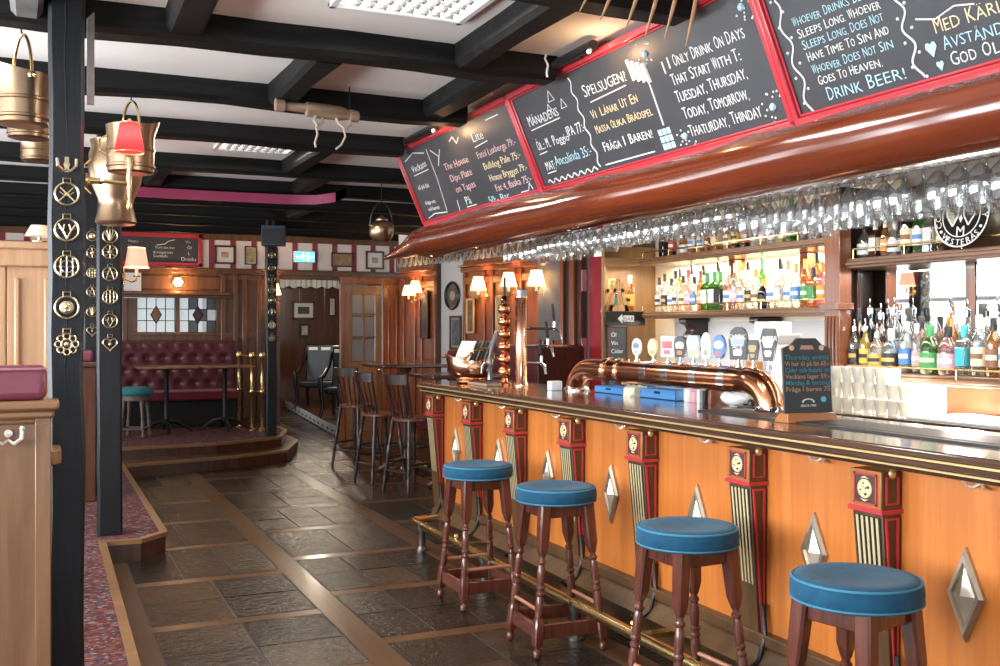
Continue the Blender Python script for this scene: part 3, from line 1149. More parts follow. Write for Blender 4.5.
def board(name_label, u0, u1, build_text):
    root = thing('chalkboard', name_label, 'chalkboard', tuple(BB + BU * u0), 0, 'menu boards above the bar')
    W = u1 - u0
    Ml = basis((0, 0, 0), BU, BV, BN)
    m = MB()
    m.box((.02, .02, -.02), (W - .02, BH - .02, .0), 0, Ml)
    m.build('board', M_slateboard, root, smooth=False)
    m = MB()
    for a, b in (((0, 0, -.03), (W, .032, .022)), ((0, BH - .032, -.03), (W, BH, .022)), ((0, 0, -.03), (.027, BH, .022)), ((W - .027, 0, -.03), (W, BH, .022))):
        m.box(a, b, 0, Ml)
    for a, b in (((.027, .032, 0), (W - .027, .043, .010)), ((.027, BH - .043, 0), (W - .027, BH - .032, .010)), ((.027, .032, 0), (.036, BH - .032, .010)), ((W - .036, .032, 0), (W - .027, BH - .032, .010))):
        m.box(a, b, 0, Ml)
    m.build('red_frame', M_redpaint, root, bevel=.006)
    m = MB()
    build_text(m, u0)
    m.build('chalk_writing', [M_chalkw, M_chalkb, M_chalky, M_chalkp], root, smooth=False)
    return root


def tx(m, u0, txt, ua, ub, v, h, mi=0, rise=0, font_caps=True):
    """write txt from board position ua to ub on baseline v with capital height h"""
    o = BU * (ua - u0) + BV * v + BN * .0012
    size = h / .70
    tmp = MB()
    tmp.text(txt, Matrix.Identity(4), size, mi)
    if not tmp.v:
        return
    w = max(p[0] for p in tmp.v)
    k = min((ub - ua) / w, 1.35)
    ang = atan2(rise, ub - ua)
    u = BU * cos(ang) + BV * sin(ang)
    v_ = BV * cos(ang) - BU * sin(ang)
    M = basis(o, u * k, v_, BN)
    # hand-lettered wobble
    vs = [(p[0], p[1] + .0022 * sin(p[0] * 31 + p[1] * 17), p[2]) for p in tmp.v]
    m.add(vs, tmp.f, mi, M)


def line(m, u0, pts, r=.0035, mi=0):
    m.tube([BU * (a - u0) + BV * b + BN * .001 for a, b in pts], r, 5, mi)


def dots(m, u0, pts, mi=0):
    for a, b, r in pts:
        m.ball(tuple(BU * (a - u0) + BV * b + BN * .0), r, 8, mi)


def caps(m, u0, txt, ua, ub, v, h, mi=0, rise=0):
    """small-capitals lettering: word initials taller"""
    words = txt.split(' ')
    n = sum(len(w) for w in words) + (len(words) - 1) * .6
    s = (ub - ua) / n
    u = ua
    for w in words:
        r = rise * (u - ua) / (ub - ua)
        if len(w) > 1:
            tx(m, u0, w[0], u, u + s * .98, v + r, h, mi)
            tx(m, u0, w[1:], u + s * 1.06, u + s * len(w) * .98, v + r, h * .80, mi)
        else:
            tx(m, u0, w, u, u + s * .8, v + r, h, mi)
        u += s * (len(w) + .6)


def wave(u_, v0, v1, amp, n, ph=0):
    return [(u_ + amp * sin(ph + 2 * pi * n * k / 40), v0 + (v1 - v0) * k / 40) for k in range(41)]


def textA(m, u0):
    line(m, u0, [(.10, .50), (.30, .535), (.50, .50)])
    line(m, u0, [(.56, .52), (.55, .30), (.50, .07)], .002)
    tx(m, u0, 'Veckans', .16, .46, .40, .05, 0, .01)
    line(m, u0, [(.16, .38), (.46, .385)])
    tx(m, u0, 'öl på fat', .14, .44, .27, .035, 0)
    tx(m, u0, 'fråga oss', .16, .44, .15, .03, 0)
    tx(m, u0, 'vid baren', .17, .42, .10, .03, 0)
    line(m, u0, [(.12, .055), (.26, .075), (.50, .06)])
    line(m, u0, [(.62, .50), (.72, .44), (.66, .38), (.78, .48)], .003)
    line(m, u0, [(.98, .50), (1.05, .52), (1.08, .47), (1.14, .50)], .003)
    tx(m, u0, 'The House', .74, 1.18, .33, .048, 3)
    tx(m, u0, 'Dips Plate', .76, 1.22, .245, .048, 3)
    tx(m, u0, 'on Tapas', .78, 1.22, .165, .048, 3)
    line(m, u0, [(.74, .12), (.72, .04), (.78, .02)], .003)
    tx(m, u0, 'På', .86, 1.02, .07, .055, 0)
    line(m, u0, [(.86, .055), (1.02, .055)])
    tx(m, u0, 'Lite', 1.32, 1.52, .43, .06, 0)
    line(m, u0, [(1.32, .40), (1.52, .41)])
    tx(m, u0, 'Fatöl Luxberga 79:-', 1.30, 1.86, .325, .045, 3)
    tx(m, u0, 'Bulldog Pale 75:-', 1.33, 1.86, .245, .045, 2)
    tx(m, u0, 'Hoxne Bryggen 79:-', 1.35, 1.88, .165, .045, 2)
    tx(m, u0, 'Fat 4, flaska 75:-', 1.38, 1.88, .095, .045, 3)
    tx(m, u0, '50:- Bar', 1.22, 1.55, .03, .05, 1)
    line(m, u0, [(1.70, .05), (1.80, .05), (1.84, .09), (1.86, .05)], .003)
    line(m, u0, [(1.60, .525), (1.78, .525)], .004)


def textB(m, u0):
    caps(m, u0, 'MÅNADENS', 2.09, 2.45, .385, .060)
    line(m, u0, [(2.10, .365), (2.44, .372)])
    for cu, cv, s in ((2.42, .49, .035), (2.37, .44, .022), (2.52, .43, .03)):
        line(m, u0, [(cu - s, cv - s * .6), (cu, cv + s), (cu + s, cv - s * .6), (cu - s, cv - s * .6)], .0025)
    caps(m, u0, 'ÖL: M. Poggio', 2.09, 2.46, .245, .055)
    tx(m, u0, 'IPA 77:-', 2.45, 2.64, .262, .055, 0)
    line(m, u0, [(2.09, .225), (2.18, .228)])
    tx(m, u0, 'MAT:', 2.10, 2.21, .125, .05)
    line(m, u0, [(2.10, .11), (2.20, .112)])
    tx(m, u0, 'Ancolinda 35:-', 2.22, 2.62, .135, .055, 1)
    line(m, u0, wave(2.655, .54, .065, .012, 5))
    line(m, u0, [(2.07 + .55 * k / 40, .062 + .012 * sin(k * 1.2)) for k in range(41)])
    caps(m, u0, 'SPELSUGEN?', 2.74, 3.15, .415, .062)
    line(m, u0, [(2.78, .385), (3.12, .395)])
    caps(m, u0, 'VI LÅNAR UT EN', 2.74, 3.17, .302, .046, 2)
    caps(m, u0, 'MASSA OLIKA BRÄDSPEL', 2.73, 3.25, .226, .042, 2)
    caps(m, u0, 'FRÅGA I BAREN!', 2.74, 3.19, .128, .050)
    line(m, u0, [(2.71, .066), (3.16, .062)], .004)
    line(m, u0, [(3.30, .36), (3.295, .165)], .004)
    for k in range(4):          # fan of cards
        line(m, u0, [(3.20 + k * .035, .50 - k * .014), (3.205 + k * .035, .40 - k * .012)], .012)
    for c in range(3):          # squared block
        for r in range(3):
            a, b = 3.235 + c * .034, .055 + r * .034
            m.box((0, 0, 0), (.028, .028, .001), 1, basis(BU * (a - u0) + BV * b + BN * .001, BU, BV, BN))
    caps(m, u0, 'I ONLY DRINK ON DAYS', 3.47, 4.00, .387, .052)
    caps(m, u0, 'THAT START WITH T:', 3.46, 3.95, .312, .052)
    caps(m, u0, 'TUESDAY, THURSDAY,', 3.45, 3.94, .236, .054)
    caps(m, u0, 'TODAY, TOMORROW,', 3.46, 3.91, .158, .054)
    caps(m, u0, 'THATURDAY, THINDAY', 3.46, 3.95, .077, .054)
    line(m, u0, [(3.44, .43), (3.44, .375)], .004)
    q = random.Random(4)
    for cu, cv in ((3.34, .49), (4.03, .50), (3.42, .09), (4.02, .10)):
        dots(m, u0, [(cu, cv, .017)], 1)
        dots(m, u0, [(cu + q.uniform(-.06, .06), cv + q.uniform(-.06, .06), .005) for _ in range(12)], 0)


def textC(m, u0):
    rows = [('WHOEVER DRINKS BEER,', .354, 1, 4.26, 4.66), ('SLEEPS LONG. WHOEVER', .308, 0, 4.265, 4.665), ('SLEEPS LONG, DOES NOT', .264, 1, 4.27, 4.66), ('HAVE TIME TO SIN AND', .218, 0, 4.275, 4.665), ('WHOEVER DOES NOT SIN', .170, 1, 4.28, 4.665), ('GOES TO HEAVEN.', .125, 0, 4.29, 4.60)]
    for t, v, mi, a, b in rows:
        caps(m, u0, t, a, b, v, .034, mi)
    caps(m, u0, 'DRINK BEER!', 4.31, 4.68, .062, .05, 1)
    for uc, a, b in ((4.21, .47, .03), (4.735, .42, .05)):
        line(m, u0, wave(uc, a, b, .016, 3.2), .004)
        dots(m, u0, [(uc + (.022 if k % 2 else -.022), a + (b - a) * k / 9, .006) for k in range(10)])
    caps(m, u0, 'MED KÄRLEK', 4.835, 5.16, .170, .048, 2)
    caps(m, u0, 'AVSTÅND OCH', 4.85, 5.19, .113, .044, 1)
    caps(m, u0, 'GOD ÖL NI', 4.86, 5.13, .058, .044, 0)
    line(m, u0, [(4.78, .235), (4.85, .215), (4.93, .235), (5.0, .22)], .003)
    for cu, cv, s in ((4.805, .135, .022), (4.82, .075, .014)):
        m.prism([(0, -s * 1.5), (s, 0), (s * .8, s * .7), (s * .35, s * .75), (0, s * .4), (-s * .35, s * .75), (-s * .8, s * .7), (-s, 0)], 0, .0015, 1, basis(BU * (cu - u0) + BV * cv + BN * .001, BU, BV, BN))


board('red-framed menu chalkboard at the far end of the three above the bar', 0.0, 1.975, textA)
board('red-framed chalkboard above the bar about drinking on days that start with T', 1.975, 4.125, textB)
board('red-framed chalkboard above the bar ending in large letters drink beer', 4.125, 6.25, textC)
# picture lights lying on the top edge of the boards
for ua, ub, w in ((.44, 1.02, 'black tube picture light over the chalkboard at the far end of the bar'), (2.60, 3.08, 'black tube picture light over the chalkboard about days that start with T')):
    m = MB()
    c = BB + BU * ua + BV * (BH - .002) + BN * .05
    root = thing('picture_light', w, 'picture light', tuple(c))
    L = ub - ua
    m.tube([(-.02, .02, .012), (-.02, -L, .012)], .024, 12)
    m.build('lamp_tube', M_blackpl, root)
    m = MB()
    m.box((-.02, -L * .5 - .05, .0), (.05, -L * .5 + .05, .02))
    m.build('clamp', M_blackpl, root)
    m = MB()
    m.ball((-.03, -L + .03, -.014), .010, 8)
    m.build('bulb', M_bulb, root)
    pt = c + BU * (L + .07) + BN * .07 - BV * .09
    point('picture_light_glow', tuple(pt), 1.7, (1, .6, .3), .02)
# ================================================================ BACK BAR
bb = thing('back_bar', 'dark wooden back bar with lit bottle shelves, fluted column and mirror', 'back bar', (4.0, 4.3, 0))


def B(m, a, b, mi=0):        # world-coordinates box into back_bar space
    m.box((a[0] - 4.0, a[1] - 4.3, a[2]), (b[0] - 4.0, b[1] - 4.3, b[2]), mi)


m = MB()
B(m, (3.75, 1.6, 0), (4.42, 6.48, 1.09))
m.build('base_cabinet', M_darkwood, bb, smooth=False)
m = MB()
B(m, (3.70, 1.6, 1.09), (4.42, 6.48, 1.13))
m.build('lower_worktop', M_counter, bb, bevel=.006)
m = MB()
B(m, (4.42, 4.3, 1.10), (4.46, 6.80, 2.40), 0)
m.build('lit_back_panel', [M_cream], bb, smooth=False)
m = MB()
B(m, (4.40, 4.42, 1.13), (4.419, 6.5, 1.61), 0)
m.build('grey_splashback', mat('pale_grey_splashback', (.46, .45, .45), .5), bb, smooth=False)


def shelf(name, x0, x1, y0, y1, z, t=.05):
    m = MB()
    B(m, (x0, y0, z - t), (x1, y1, z))
    B(m, (x0 - .012, y0, z - t * .75), (x0 + .02, y1, z - t * .3))
    return m.build(name, M_shelfwood, bb, bevel=.006)


def gallery(x, y0, y1, z, h=.045):
    m = MB()
    yy = y0
    while yy < y1 + .01:
        m.tube([(x - 4, yy - 4.3, z), (x - 4, yy - 4.3, z + h)], .004, 6)
        yy += (y1 - y0) / max(1, round((y1 - y0) / .35))
    m.tube([(x - 4, y0 - 4.3, z + h), (x - 4, y1 - 4.3, z + h)], .005, 6)
    return m.build('gallery_rail', M_brass, bb)


shelf('shelf', 4.10, 4.42, 4.40, 6.55, 2.085)
shelf('shelf', 4.10, 4.42, 4.40, 6.55, 1.685)
m = MB()
wing = [(3.775 - 4, 6.5 - 4.3), (4.11 - 4, 6.5 - 4.3), (4.11 - 4, 6.80 - 4.3), (3.955 - 4, 6.80 - 4.3)]
m.prism(wing, 2.035, 2.085)
m.prism(wing, 1.635, 1.685)
m.build('shelf', wood('side_shelf_wood', (.30, .18, .09), (.18, .1, .05), 'X', 6, .35, .3), bb, bevel=.006)
gallery(4.115, 4.45, 6.5, 2.085)
gallery(4.115, 4.45, 6.5, 1.685)
m = MB()
m.prism([(3.755 - 4, 6.495 - 4.3), (3.785 - 4, 6.495 - 4.3), (3.975 - 4, 6.82 - 4.3), (3.945 - 4, 6.82 - 4.3)], 1.13, 2.20)
B(m, (3.95, 6.80, 1.13), (4.46, 6.83, 2.20))
m.build('side_panel', wood('side_panel_wood', (.30, .18, .085), (.2, .11, .05), 'Z', 5, .35, .3), bb, bevel=.006)
for y in (5.72, 5.0):
    m = MB()
    B(m, (4.335, y - .04, 1.685), (4.42, y + .04, 2.035))
    m.build('upright', M_redwood, bb, bevel=.006)
# fluted column between the two bays
m = MB()
B(m, (3.98, 4.30, 1.13), (4.065, 4.42, 2.30))
for k in range(4):
    yy = 4.315 + k * .026
    m.tube([(-.022, yy - 4.3 + .005, 1.2), (-.022, yy - 4.3 + .005, 1.63)], .010, 8)
B(m, (3.955, 4.285, 1.66), (4.07, 4.435, 1.70))
B(m, (3.955, 4.285, 1.13), (4.07, 4.435, 1.19))
B(m, (3.96, 4.29, 2.24), (4.07, 4.43, 2.30))
m.build('column', wood('column_wood', (.24, .085, .038), (.13, .042, .02), 'Z', 5, .25, .5), bb, bevel=.005)
for y in (6.12, 5.32):
    m = MB()
    pr = [(0, 1.635), (-.20, 1.635), (-.20, 1.60), (-.15, 1.585), (-.13, 1.55), (-.16, 1.52), (-.17, 1.49), (-.13, 1.46), (-.08, 1.46), (-.07, 1.42), (-.05, 1.40), (0, 1.40)]
    Mq = basis((.40, y - 4.3, 0), (1, 0, 0), (0, 0, 1), (0, -1, 0))
    m.prism(pr, -.045, .045, 0, Mq)
    m.build('corbel', mat('black_carved_wood', (.02, .012, .010), .35), bb, bevel=.008)
# nearer bay
m = MB()
B(m, (4.066, 4.388, 1.13), (4.42, 4.42, 2.35))
m.build('bay_divider', wood('very_dark_oak', (.040, .016, .010), (.018, .007, .005), 'Z', 5, .4, .1), bb, smooth=False)
shelf('shelf', 4.02, 4.42, 1.7, 4.295, 1.94, .055)
m = MB()
B(m, (4.075, 4.295, 1.885), (4.42, 4.387, 1.94))
B(m, (4.075, 4.295, 1.28), (4.42, 4.387, 1.33))
m.build('shelf', M_shelfwood, bb)
gallery(4.03, 1.75, 4.25, 1.94, .05)
shelf('bottle_ledge', 4.00, 4.42, 1.7, 4.295, 1.33, .05)
gallery(3.993, 1.75, 4.25, 1.31, .05)
m = MB()
B(m, (4.19, 1.6, 1.33), (4.195, 4.385, 1.885))
m.build('mirror', M_mirror, bb, smooth=False)
m = MB()
B(m, (4.41, 1.6, 1.10), (4.46, 4.32, 2.35))
for y in (2.9, 3.62):
    B(m, (4.183, y - .03, 1.33), (4.189, y + .03, 1.89))
B(m, (4.17, 4.365, 1.33), (4.19, 4.386, 1.89))
m.build('mirror_frame', M_darkwood, bb, bevel=.004)
m = MB()
B(m, (4.17, 2.9, 1.135), (4.20, 3.93, 1.27))
m.build('copper_splashback', mat('brushed_copper_panel', (.20, .072, .024), .45, .1), bb, smooth=False)
m = MB()
B(m, (3.74, 2.6, 1.13), (4.16, 3.60, 1.142))
m.build('drip_tray', mat('pale_glass_tray', (.62, .66, .60), .3), bb, bevel=.003)

# ---------------------------------------------------------------- bottles
LABELM = {}


def colm(c, nm, rough=.5):
    if nm not in LABELM:
        LABELM[nm] = mat(nm, c, rough)
    return LABELM[nm]


CLEAR = thin_glass('clear_bottle_glass', (.90, .93, .92), .22, .04, (.8, .82, .8), .10)
GREENB = thin_glass('green_bottle_glass', (.25, .50, .16), .2, .05, (.09, .28, .05), .4)
BROWNB = thin_glass('brown_bottle_glass', (.20, .07, .02), .2, .05, (.10, .03, .012), .65)
DARKB = thin_glass('dark_bottle_glass', (.04, .04, .04), .2, .05, (.02, .018, .016), .8)
AMBERB = thin_glass('amber_spirit_glass', (.85, .50, .20), .2, .05, (.62, .30, .08), .35)
REDB = thin_glass('red_spirit_glass', (.5, .10, .09), .2, .05, (.38, .08, .07), .5)
BLUEB = thin_glass('blue_spirit_glass', (.10, .2, .6), .2, .05, (.06, .14, .5), .5)
YELB = thin_glass('yellow_spirit_glass', (.85, .68, .15), .2, .05, (.75, .55, .1), .45)
PINKB = thin_glass('pink_spirit_glass', (.9, .62, .62), .2, .05, (.75, .42, .42), .25)
GL = {'clear': CLEAR, 'green': GREENB, 'brown': BROWNB, 'dark': DARKB, 'amber': AMBERB, 'red': REDB, 'blue': BLUEB, 'yellow': YELB, 'pink': PINKB}
LC = {'white': (.80, .78, .72), 'cream': (.78, .66, .45), 'black': (.02, .02, .022), 'red': (.55, .07, .07), 'blue': (.08, .22, .55), 'green': (.05, .28, .08), 'yellow': (.75, .55, .10), 'orange': (.80, .30, .06),
      'pink': (.72, .38, .42), 'teal': (.05, .40, .50), 'silver': (.55, .55, .55), 'gold': (.60, .42, .12), 'brown': (.22, .10, .05)}
PROF = {
    'round': [(.0, .0), (.034, 0), (.037, .006), (.037, .165), (.033, .19), (.018, .215), (.0135, .235), (.0135, .285), (.0, .285)],
    'wine': [(.0, .0), (.034, 0), (.037, .006), (.037, .17), (.030, .20), (.016, .235), (.0135, .26), (.0135, .31), (.0, .31)],
    'squat': [(.0, .0), (.044, 0), (.048, .008), (.048, .12), (.040, .15), (.02, .17), (.0155, .18), (.0155, .22), (.0, .22)],
    'slim': [(.0, .0), (.028, 0), (.031, .006), (.031, .20), (.026, .225), (.014, .25), (.012, .27), (.012, .31), (.0, .31)],
    'square': [(.0, .0), (.046, 0), (.048, .006), (.048, .155), (.042, .175), (.018, .19), (.0145, .20), (.0145, .25), (.0, .25)],
}
BODYR = {'round': .037, 'wine': .037, 'squat': .048, 'slim': .031, 'square': .034}
CACHE = {}


def bottle(x, y, z, kind, glass, label, cap, text, group, s=1.0, pour=False):
    key = (kind, glass, label, cap, pour)
    n = 4 if kind == 'square' else 16
    if key in CACHE:
        o = dup(CACHE[key], (x, y, z))
        o.scale = (s, s, s)
        tag(o, text, 'bottle', group)
        return o
    Mr = R(pi / 4, 'Z') if n == 4 else None
    m = MB()
    m.lathe(PROF[kind], n, 0, Mr)
    o = m.build('bottle', GL[glass], sharp=40, bevel=.004 if n == 4 else 0)
    o.location = (x, y, z)
    o.scale = (s, s, s)
    tag(o, text, 'bottle', group)
    H = PROF[kind][-1][1]
    r = BODYR[kind] + .0009
    zl, zh = (.05, .14) if kind != 'squat' else (.03, .10)
    m = MB()
    if n == 4:
        m.box((-r - .0008, -r * .8, zl), (-r + .004, r * .8, zh))
        m.box((-r * .8, -r - .0008, zl), (r * .8, -r + .004, zh))
    else:
        rings = []
        for zz in (zl, zh):
            rings.append([(r * cos(pi + a * pi / 14 - pi * .62), r * sin(pi + a * pi / 14 - pi * .62), zz) for a in range(18)])
        m.loft(rings, 0, closed=False)
        rings = []
        for zz in (zl + (zh - zl) * .38, zl + (zh - zl) * .66):
            rings.append([((r + .0007) * cos(pi + a * pi / 14 - pi * .45), (r + .0007) * sin(pi + a * pi / 14 - pi * .45), zz) for a in range(12)])
        m.loft(rings, 1, closed=False)
    acc = {'white': 'blue', 'cream': 'brown', 'black': 'gold', 'red': 'white', 'blue': 'white', 'green': 'cream', 'yellow': 'black', 'orange': 'white', 'pink': 'white', 'teal': 'white', 'silver': 'black', 'gold': 'black', 'brown': 'cream'}[label]
    m.build('bottle_label', [colm(LC[label], 'label_' + label), colm(LC[acc], 'label_' + acc)], o)
    m = MB()
    rc = PROF[kind][-2][0] + .002
    if pour:
        m.lathe([(rc, H - .03), (rc, H - .002), (.007, H + .004), (.0032, H + .012), (.0026, H + .045)], 8, 1)
    else:
        m.lathe([(rc, H - .055), (rc + .001, H + .004), (rc - .002, H + .008), (.0, H + .008)], 12, 0)
    m.build('bottle_cap', [colm(LC[cap], 'cap_' + cap, .35), M_chrome], o)
    CACHE[key] = o
    return o


def bottle_row(x, z, ys, specs, where, group, jitter=.0, k=1.0):
    ys = list(ys)
    srt = sorted(ys)
    for y, sp in zip(ys, specs):
        kind, glass, label, cap = sp[:4]
        s = k * (sp[4] if len(sp) > 4 else 1)
        pour = sp[5] if len(sp) > 5 else False
        i = srt.index(y)
        art = {'clear': 'clear', 'dark': 'dark', 'amber': 'amber'}.get(glass, glass)
        top = 'steel pourer' if pour else cap + ' cap'
        t = '%s %s bottle, %s label, %s, %s from column %s' % (art, kind, label, top, ORD[i], where)
        bottle(x + rnd.uniform(-jitter, jitter), y, z, kind, glass, label, cap, t, group, s, pour)


# upper shelf, farther bay
ul = [('square', 'dark', 'black', 'black', .85), ('round', 'brown', 'red', 'black', .85), ('squat', 'amber', 'white', 'black', .8), ('round', 'amber', 'white', 'brown', .9), ('round', 'amber', 'white', 'red', .9), ('slim', 'amber', 'brown', 'brown', .75),
      ('square', 'amber', 'cream', 'black', .9), ('round', 'amber', 'cream', 'black', .8), ('wine', 'brown', 'yellow', 'gold', .85), ('wine', 'brown', 'red', 'red', .85), ('slim', 'clear', 'silver', 'silver', .8), ('round', 'clear', 'pink', 'white', .7),
      ('slim', 'clear', 'white', 'silver', .75), ('round', 'yellow', 'white', 'white', .8), ('round', 'green', 'cream', 'green', .95), ('wine', 'brown', 'brown', 'red', .85), ('round', 'red', 'white', 'black', .85), ('slim', 'clear', 'orange', 'white', .8)]
ul_y = [6.40, 6.28, 6.15, 6.03, 5.94, 5.86, 5.74, 5.64, 5.53, 5.44, 5.34, 5.26, 5.18, 5.09, 4.98, 4.88, 4.78, 4.66]
bottle_row(4.24, 2.0855, ul_y, ul, 'on the top shelf', 'bottles on the top shelf', .015)
# (one black carton among them)
m = MB()
m.box((-.05, -.06, 0), (.05, .06, .10))
k = m.build('carton', M_blackpl, bevel=.004)
k.location = (4.30, 4.55, 2.0855)
tag(k, 'small black carton beside the fluted column on the top bottle shelf', 'box')
# middle shelf
mid = [('round', 'clear', 'silver', 'black', .95), ('slim', 'clear', 'black', 'black', .95), ('round', 'clear', 'white', 'black', .9), ('slim', 'clear', 'silver', 'black', 1.0), ('round', 'clear', 'cream', 'black', .95), ('slim', 'pink', 'pink', 'red', 1.0), ('round', 'clear', 'blue', 'black', .9),
       ('slim', 'amber', 'orange', 'brown', .95), ('square', 'green', 'white', 'green', 1.1), ('square', 'green', 'white', 'green', 1.12), ('square', 'green', 'black', 'green', 1.1), ('wine', 'pink', 'white', 'cream', 1.0), ('slim', 'clear', 'pink', 'white', 1.05), ('round', 'clear', 'white', 'white', .95),
       ('round', 'clear', 'black', 'white', .95), ('round', 'clear', 'cream', 'orange', .95), ('squat', 'dark', 'black', 'gold', .9), ('round', 'clear', 'white', 'silver', 1), ('square', 'clear', 'silver', 'silver', 1.0), ('slim', 'clear', 'white', 'orange', 1.0), ('round', 'clear', 'blue', 'orange', 1.0),
       ('slim', 'amber', 'green', 'yellow', 1), ('square', 'amber', 'green', 'black', 1.0), ('round', 'pink', 'orange', 'orange', 1.0), ('slim', 'clear', 'silver', 'silver', 1.05), ('slim', 'dark', 'black', 'brown', .85), ('round', 'yellow', 'cream', 'green', .9)]
my = [6.44 - k * (6.44 - 4.47) / 26 for k in range(27)]
bottle_row(4.22, 1.6855, my, mid, 'on the lit shelf', 'bottles on the lit middle shelf', .008, .93)
ms = [('slim', 'amber', 'orange', 'black', 1.1), ('slim', 'clear', 'black', 'black', 1.15), ('round', 'clear', 'white', 'black', 1.2), ('slim', 'clear', 'cream', 'black', 1.15), ('wine', 'clear', 'white', 'black', 1.1), ('slim', 'green', 'green', 'green', 1.15), ('round', 'clear', 'silver', 'black', 1.2),
      ('slim', 'amber', 'cream', 'black', 1.15), ('wine', 'clear', 'white', 'black', 1.1), ('round', 'amber', 'white', 'black', 1.15)]
bottle_row(4.345, 1.6855, [6.35, 6.2, 6.05, 5.88, 5.55, 5.4, 5.22, 4.88, 4.75, 4.6], ms, 'behind on the lit shelf', 'bottles on the lit middle shelf', 0, .93)
# upper shelf, nearer bay
ur = [('squat', 'clear', 'white', 'black', .85), ('square', 'brown', 'white', 'white', .8), ('round', 'amber', 'orange', 'white', .7), ('squat', 'clear', 'silver', 'silver', .85), ('round', 'dark', 'cream', 'red', 1.0), ('wine', 'green', 'white', 'green', .95), ('square', 'clear', 'silver', 'silver', .95), ('wine', 'brown', 'cream', 'black', 1.0)]
bottle_row(4.15, 1.9405, [4.29, 4.21, 4.14, 4.07, 3.985, 3.905, 3.83, 3.75], ur, 'on the shelf above the mirror', 'bottles above the mirror', 0)
bottle(4.18, 3.17, 1.9405, 'round', 'dark', 'white', 'black', 'dark bottle with white label behind the round black sign', 'bottles above the mirror')
bottle(4.18, 3.00, 1.9405, 'wine', 'green', 'cream', 'gold', 'green wine bottle beyond the round black sign on the mirror shelf', 'bottles above the mirror')
# ledge in front of the mirror
lf = [('round', 'clear', 'black', 'silver', .85, True), ('round', 'yellow', 'yellow', 'silver', .85, True), ('squat', 'clear', 'gold', 'silver', .95, True), ('squat', 'clear', 'black', 'white', 1), ('round', 'clear', 'blue', 'silver', .9, True), ('slim', 'clear', 'pink', 'white', .8),
      ('squat', 'green', 'green', 'green', 1.08), ('squat', 'pink', 'pink', 'black', 1.05), ('square', 'clear', 'teal', 'teal', .95), ('round', 'clear', 'cream', 'cream', 1), ('round', 'amber', 'brown', 'black', .95), ('round', 'clear', 'white', 'black', 1, True), ('round', 'clear', 'red', 'red', 1.02), ('round', 'clear', 'white', 'yellow', 1.02), ('round', 'clear', 'orange', 'silver', 1, True)]
lf_y = [4.265, 4.185, 4.10, 4.00, 3.905, 3.83, 3.745, 3.635, 3.54, 3.455, 3.375, 3.30, 3.22, 3.14, 3.06]
bottle_row(4.052, 1.3305, lf_y, lf, 'on the mirror ledge', 'bottles on the ledge in front of the mirror')
lb = [('wine', 'brown', 'black', 'black', 1.08), ('slim', 'dark', 'gold', 'gold', 1.1, True), ('round', 'brown', 'orange', 'black', 1.1, True), ('slim', 'clear', 'blue', 'black', 1.1, True), ('round', 'clear', 'white', 'black', 1.15), ('round', 'red', 'brown', 'black', 1), ('wine', 'clear', 'silver', 'white', 1.15), ('wine', 'amber', 'white', 'black', 1.1, True),
      ('round', 'clear', 'black', 'black', 1.12, True), ('wine', 'clear', 'blue', 'black', 1.1), ('slim', 'clear', 'red', 'black', 1.1, True), ('wine', 'dark', 'white', 'black', 1.1)]
lb_y = [4.31, 4.225, 4.145, 4.05, 3.955, 3.87, 3.79, 3.69, 3.585, 3.50, 3.415, 3.335]
bottle_row(4.124, 1.3305, lb_y, lb, 'in the mirror ledge back row', 'bottles on the ledge in front of the mirror')

# wooden bottle carrier and amber bottle in the side compartment of the lit shelf
root = thing('bottle_carrier', 'pale wooden bottle carrier with sloping sides on the side shelf', 'bottle carrier', (3.935, 6.61, 1.686))
root.scale = (1.05, 1.05, 1.05)
for y in (-.05, .05):
    m = MB()
    m.hexa([(-.085, y - .008, 0), (.085, y - .008, 0), (.085, y + .008, 0), (-.085, y + .008, 0)], [(-.07, y - .008, .05), (.07, y - .008, .05), (.07, y + .008, .05), (-.07, y + .008, .05)])
    m.hexa([(-.085, y - .008, .0), (-.055, y - .008, .0), (-.055, y + .008, .0), (-.085, y + .008, .0)], [(-.02, y - .008, .24), (.0, y - .008, .24), (.0, y + .008, .24), (-.02, y + .008, .24)])
    m.hexa([(.055, y - .008, .0), (.085, y - .008, .0), (.085, y + .008, .0), (.055, y + .008, .0)], [(.0, y - .008, .24), (.02, y - .008, .24), (.02, y + .008, .24), (.0, y + .008, .24)])
    m.box((-.045, y - .008, .14), (.045, y + .008, .165))
    m.build('side_frame', wood('carrier_pine', (.66, .42, .22), (.5, .3, .15), 'Z', 8, .5, 0), root)
m = MB()
m.tube([(0, -.05, .225), (0, .05, .225)], .010, 8)
m.box((-.07, -.045, .0), (.07, .045, .012))
m.build('handle_bar', MATS['carrier_pine'], root)
bottle(3.935, 6.61, 1.699, 'round', 'blue', 'teal', 'white', 'small blue bottle standing inside the pale wooden bottle carrier', 'bottles in the side shelf', .68)
bottle(4.065, 6.60, 1.686, 'round', 'amber', 'yellow', 'white', 'amber bottle with white cap standing beside the wooden bottle carrier', 'bottles in the side shelf', .95)
